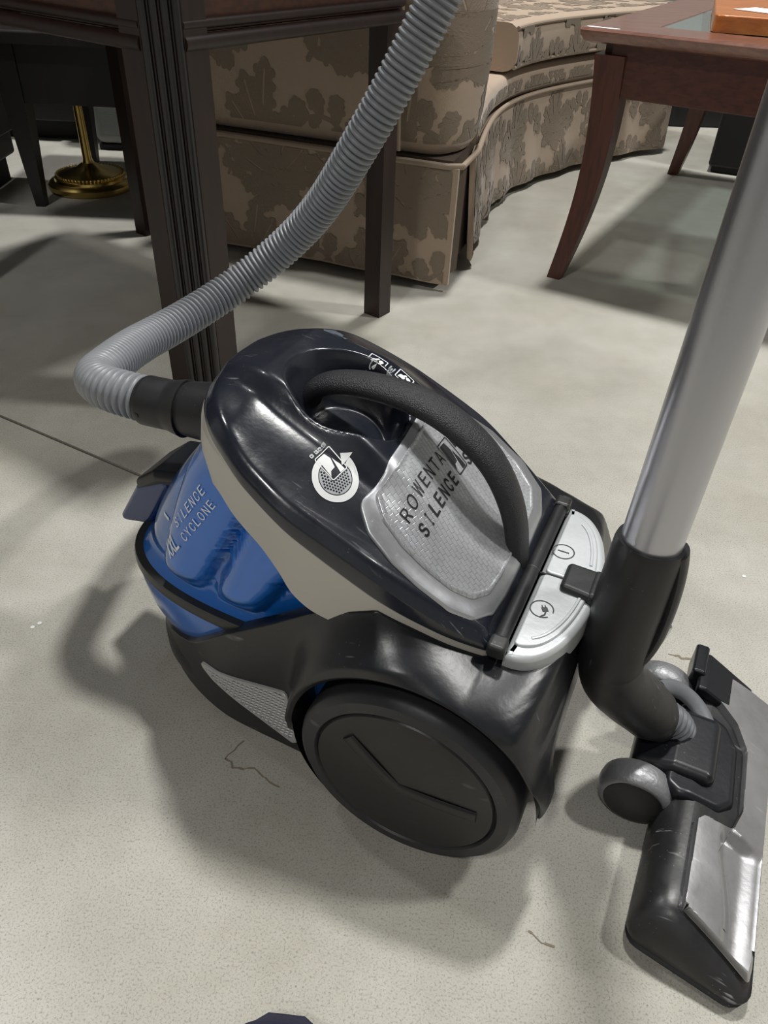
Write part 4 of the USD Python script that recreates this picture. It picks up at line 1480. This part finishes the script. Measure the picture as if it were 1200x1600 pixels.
# ------------------------------------------------------------------ background pieces
ob = thing('dark_cube_stool', 'black boxy stool on the floor behind the coffee table', 'stool', (.905, 2.42, 0), -22)
part('body', rbox((.46, .40, .40), .012, (.23, .20, .215)), 'dark_velvet', ob)
part('base', rbox((.44, .38, .02), .004, (.23, .20, .010)), 'gap_black', ob)
fs = thing('grey_sofa', 'pale grey sofa with a black plinth, far behind the coffee table', 'sofa', (.95, 2.98, 0), 3)
part('plinth', rbox((2.2, .7, .085), .006, (1.1, .38, .0425)), 'gap_black', fs)
part('seat', rbox((2.24, .74, .30), .04, (1.1, .38, .24)), 'grey_cloth', fs)
part('back', rbox((2.24, .2, .5), .05, (1.1, .74, .50)), 'grey_cloth', fs)

cb_ = thing('low_dark_table', 'low dark table with tapered legs, over the brass lamp foot', 'table')
for x, y in ((-.845, 1.865), (-.470, 1.865), (-.845, 2.25), (-.470, 2.25)):
    part('leg', rings([[(x + a * h, y + b * h, z) for a, b in ((-1, -1), (1, -1), (1, 1), (-1, 1))] for z, h in ((0, .011), (.24, .024), (.34, .025))]), 'ebony', cb_, False)
part('apron', plank(np.array([-.86, 1.845]), np.array([1.0, 0]), np.array([0, 1.0]), .40, .222, .34, .02), 'ebony', cb_)
part('apron', plank(np.array([-.86, 1.845]), np.array([0, 1.0]), np.array([1.0, 0]), .42, .222, .34, .02), 'ebony', cb_)
part('apron', plank(np.array([-.48, 1.845]), np.array([0, 1.0]), np.array([1.0, 0]), .42, .222, .34, .02), 'ebony', cb_)
part('tabletop', pillow(roundpoly([(-.89, 1.81), (-.43, 1.81), (-.43, 2.29), (-.89, 2.29)], .01, 80), .34, .365, .006), 'ebony', cb_)

lamp = thing('brass_lamp', 'brass lamp with a beaded round foot, standing on the floor under the dark table', 'lamp', (-.775, 2.02, 0))
lf = part('foot', lathe([(.0001, .0), (.098, .0), (.104, .006), (.104, .016), (.097, .022), (.088, .024), (.086, .030), (.072, .038), (.05, .043), (.03, .050), (.016, .060), (.0001, .062)], 72), 'brass', lamp)
bd = []
for k in range(56):
    a = 2 * math.pi * k / 56
    bd.append(trimesh.creation.icosphere(1, .0042).apply_translation([.080 * math.cos(a), .080 * math.sin(a), .035]))
part('bead_ring', cat(bd), 'brass', lf, kind='stuff')
part('stem', lathe([(.0001, .05), (.017, .052), (.011, .07), (.0105, .19), (.013, .20), (.013, .206), (.010, .212), (.0001, .214)], 32), 'brass', lamp)

gs = thing('grey_ottoman', 'dull grey upholstered ottoman in the shade behind the brass lamp', 'ottoman', (-.88, 2.36, 0), 2)
part('body', rbox((.40, .42, .36), .03, (.20, .22, .195)), 'grey_cloth', gs)
part('base', rbox((.38, .40, .016), .003, (.20, .22, .008)), 'gap_black', gs)
cab = thing('dark_cabinet', 'black wooden cabinet standing in the shade at the far left', 'cabinet', (-2.52, 2.46, 0), 0)
part('body', rbox((1.58, .5, 1.1), .008, (.79, .25, .60)), 'ebony', cab)
part('plinth', rbox((1.52, .44, .05), .003, (.79, .25, .025)), 'gap_black', cab)
for k in range(2):
    d = part('door', rbox((.74, .02, .96), .004, (.40 + .78 * k, -.008, .60)), 'ebony', cab)
    part('knob', lathe([(.0001, -.030), (.010, -.028), (.012, -.02), (.006, -.008), (.006, 0)], 20, 'y', (.72 + .14 * k, -.016, .62)), 'brass', d)
ch = thing('shading_wardrobe', 'tall black wardrobe mostly out of view at the left, placed to shade the floor under the side table', 'wardrobe', (-1.978, 1.22, 0), 0)  # mostly out of view; made tall to block lamp light from the left
part('body', rbox((1.0, .86, 1.95), .01, (.50, .43, 1.035)), 'ebony', ch)
part('plinth', rbox((.96, .82, .06), .003, (.50, .43, .03)), 'gap_black', ch)
for k in range(2):
    d = part('door', rbox((.02, .41, 1.84), .004, (1.008, .22 + .42 * k, 1.04)), 'ebony', ch)
    part('knob', lathe([(.0001, .034), (.011, .032), (.013, .024), (.006, .010), (.006, 0)], 20, 'x', (1.016, .40 + .06 * k, 1.0)), 'brass', d)
cb2 = thing('black_sideboard', 'long black sideboard in the shade behind the grey ottoman', 'sideboard', (-.88, 2.86, 0), 0)
part('body', rbox((1.0, .45, .8), .008, (.5, .225, .44)), 'ebony', cb2)
part('plinth', rbox((.96, .40, .04), .003, (.5, .225, .02)), 'gap_black', cb2)

# ------------------------------------------------------------------ the toe of a shoe at the bottom edge
sh = thing('navy_shoe', 'toe of a navy blue fabric shoe at the bottom edge of the photo', 'shoe', (-.050, .1875, 0), -4)
S = []
for y, w, h in ((0, .012, .020), (-.008, .026, .032), (-.02, .035, .040), (-.045, .043, .050), (-.09, .047, .066), (-.14, .042, .088), (-.19, .036, .10), (-.24, .036, .105), (-.265, .030, .10), (-.275, .018, .09)):
    t = np.linspace(0, 2 * np.pi, 40, endpoint=False)
    S.append(np.column_stack([w * np.cos(t) * (1 - .12 * np.sin(t)), np.full(40, y), np.maximum(.011 + (h - .011) * .5 * (1 + np.sin(t)), .011)]))
part('upper', rings(S), 'navy_fabric', sh, 60)
so = []
for y, w in ((.003, .013), (-.008, .028), (-.02, .037), (-.045, .045), (-.09, .049), (-.14, .044), (-.19, .038), (-.24, .038), (-.265, .032), (-.278, .019)):
    so.append((y, w))
sp = [(w, y) for y, w in so] + [(-w, y) for y, w in so[::-1]]
part('sole', pillow(roundpoly(sp, .004, 80), 0, .016, .003), 'navy_fabric', sh)

# wear on the floor: a short crack, scratches and a paint fleck
def streak(pts, w, material, name):
    ln = LineString(pts).segmentize(.006)
    c = np.asarray(ln.coords)
    r = np.random.default_rng(len(pts) * 7 + int(abs(pts[0][0]) * 1e4))
    c[1:-1] += r.normal(0, .0012, c[1:-1].shape)
    g = unary_union([LineString(c[i:i + 2]).buffer(w * (.35 + .9 * r.random())) for i in range(len(c) - 1)])
    part(name, extrude(g, .0001, .0004), material, fl, False)

streak([(-.131, .391), (-.118, .383), (-.104, .381), (-.092, .372), (-.080, .366)], .0009, 'crack_dirt', 'floor_crack')
streak([(-.131, .391), (-.124, .402), (-.118, .410)], .0006, 'crack_dirt', 'floor_crack')
streak([(.122, .256), (.130, .250), (.139, .246)], .0009, 'crack_dirt', 'floor_crack')
streak([(.30, .536), (.318, .530), (.33, .527)], .0011, 'crack_dirt', 'floor_crack')
streak([(-.56, .72), (-.545, .714)], .0014, 'crack_dirt', 'floor_crack')
for (x, y) in ((-.357, .535), (-.352, .541), (.02, .93), (.42, .66)):
    part('floor_fleck', extrude(Point(x, y).buffer(.0022, 4), .0001, .0006), 'floor_paint_fleck', fl, False)
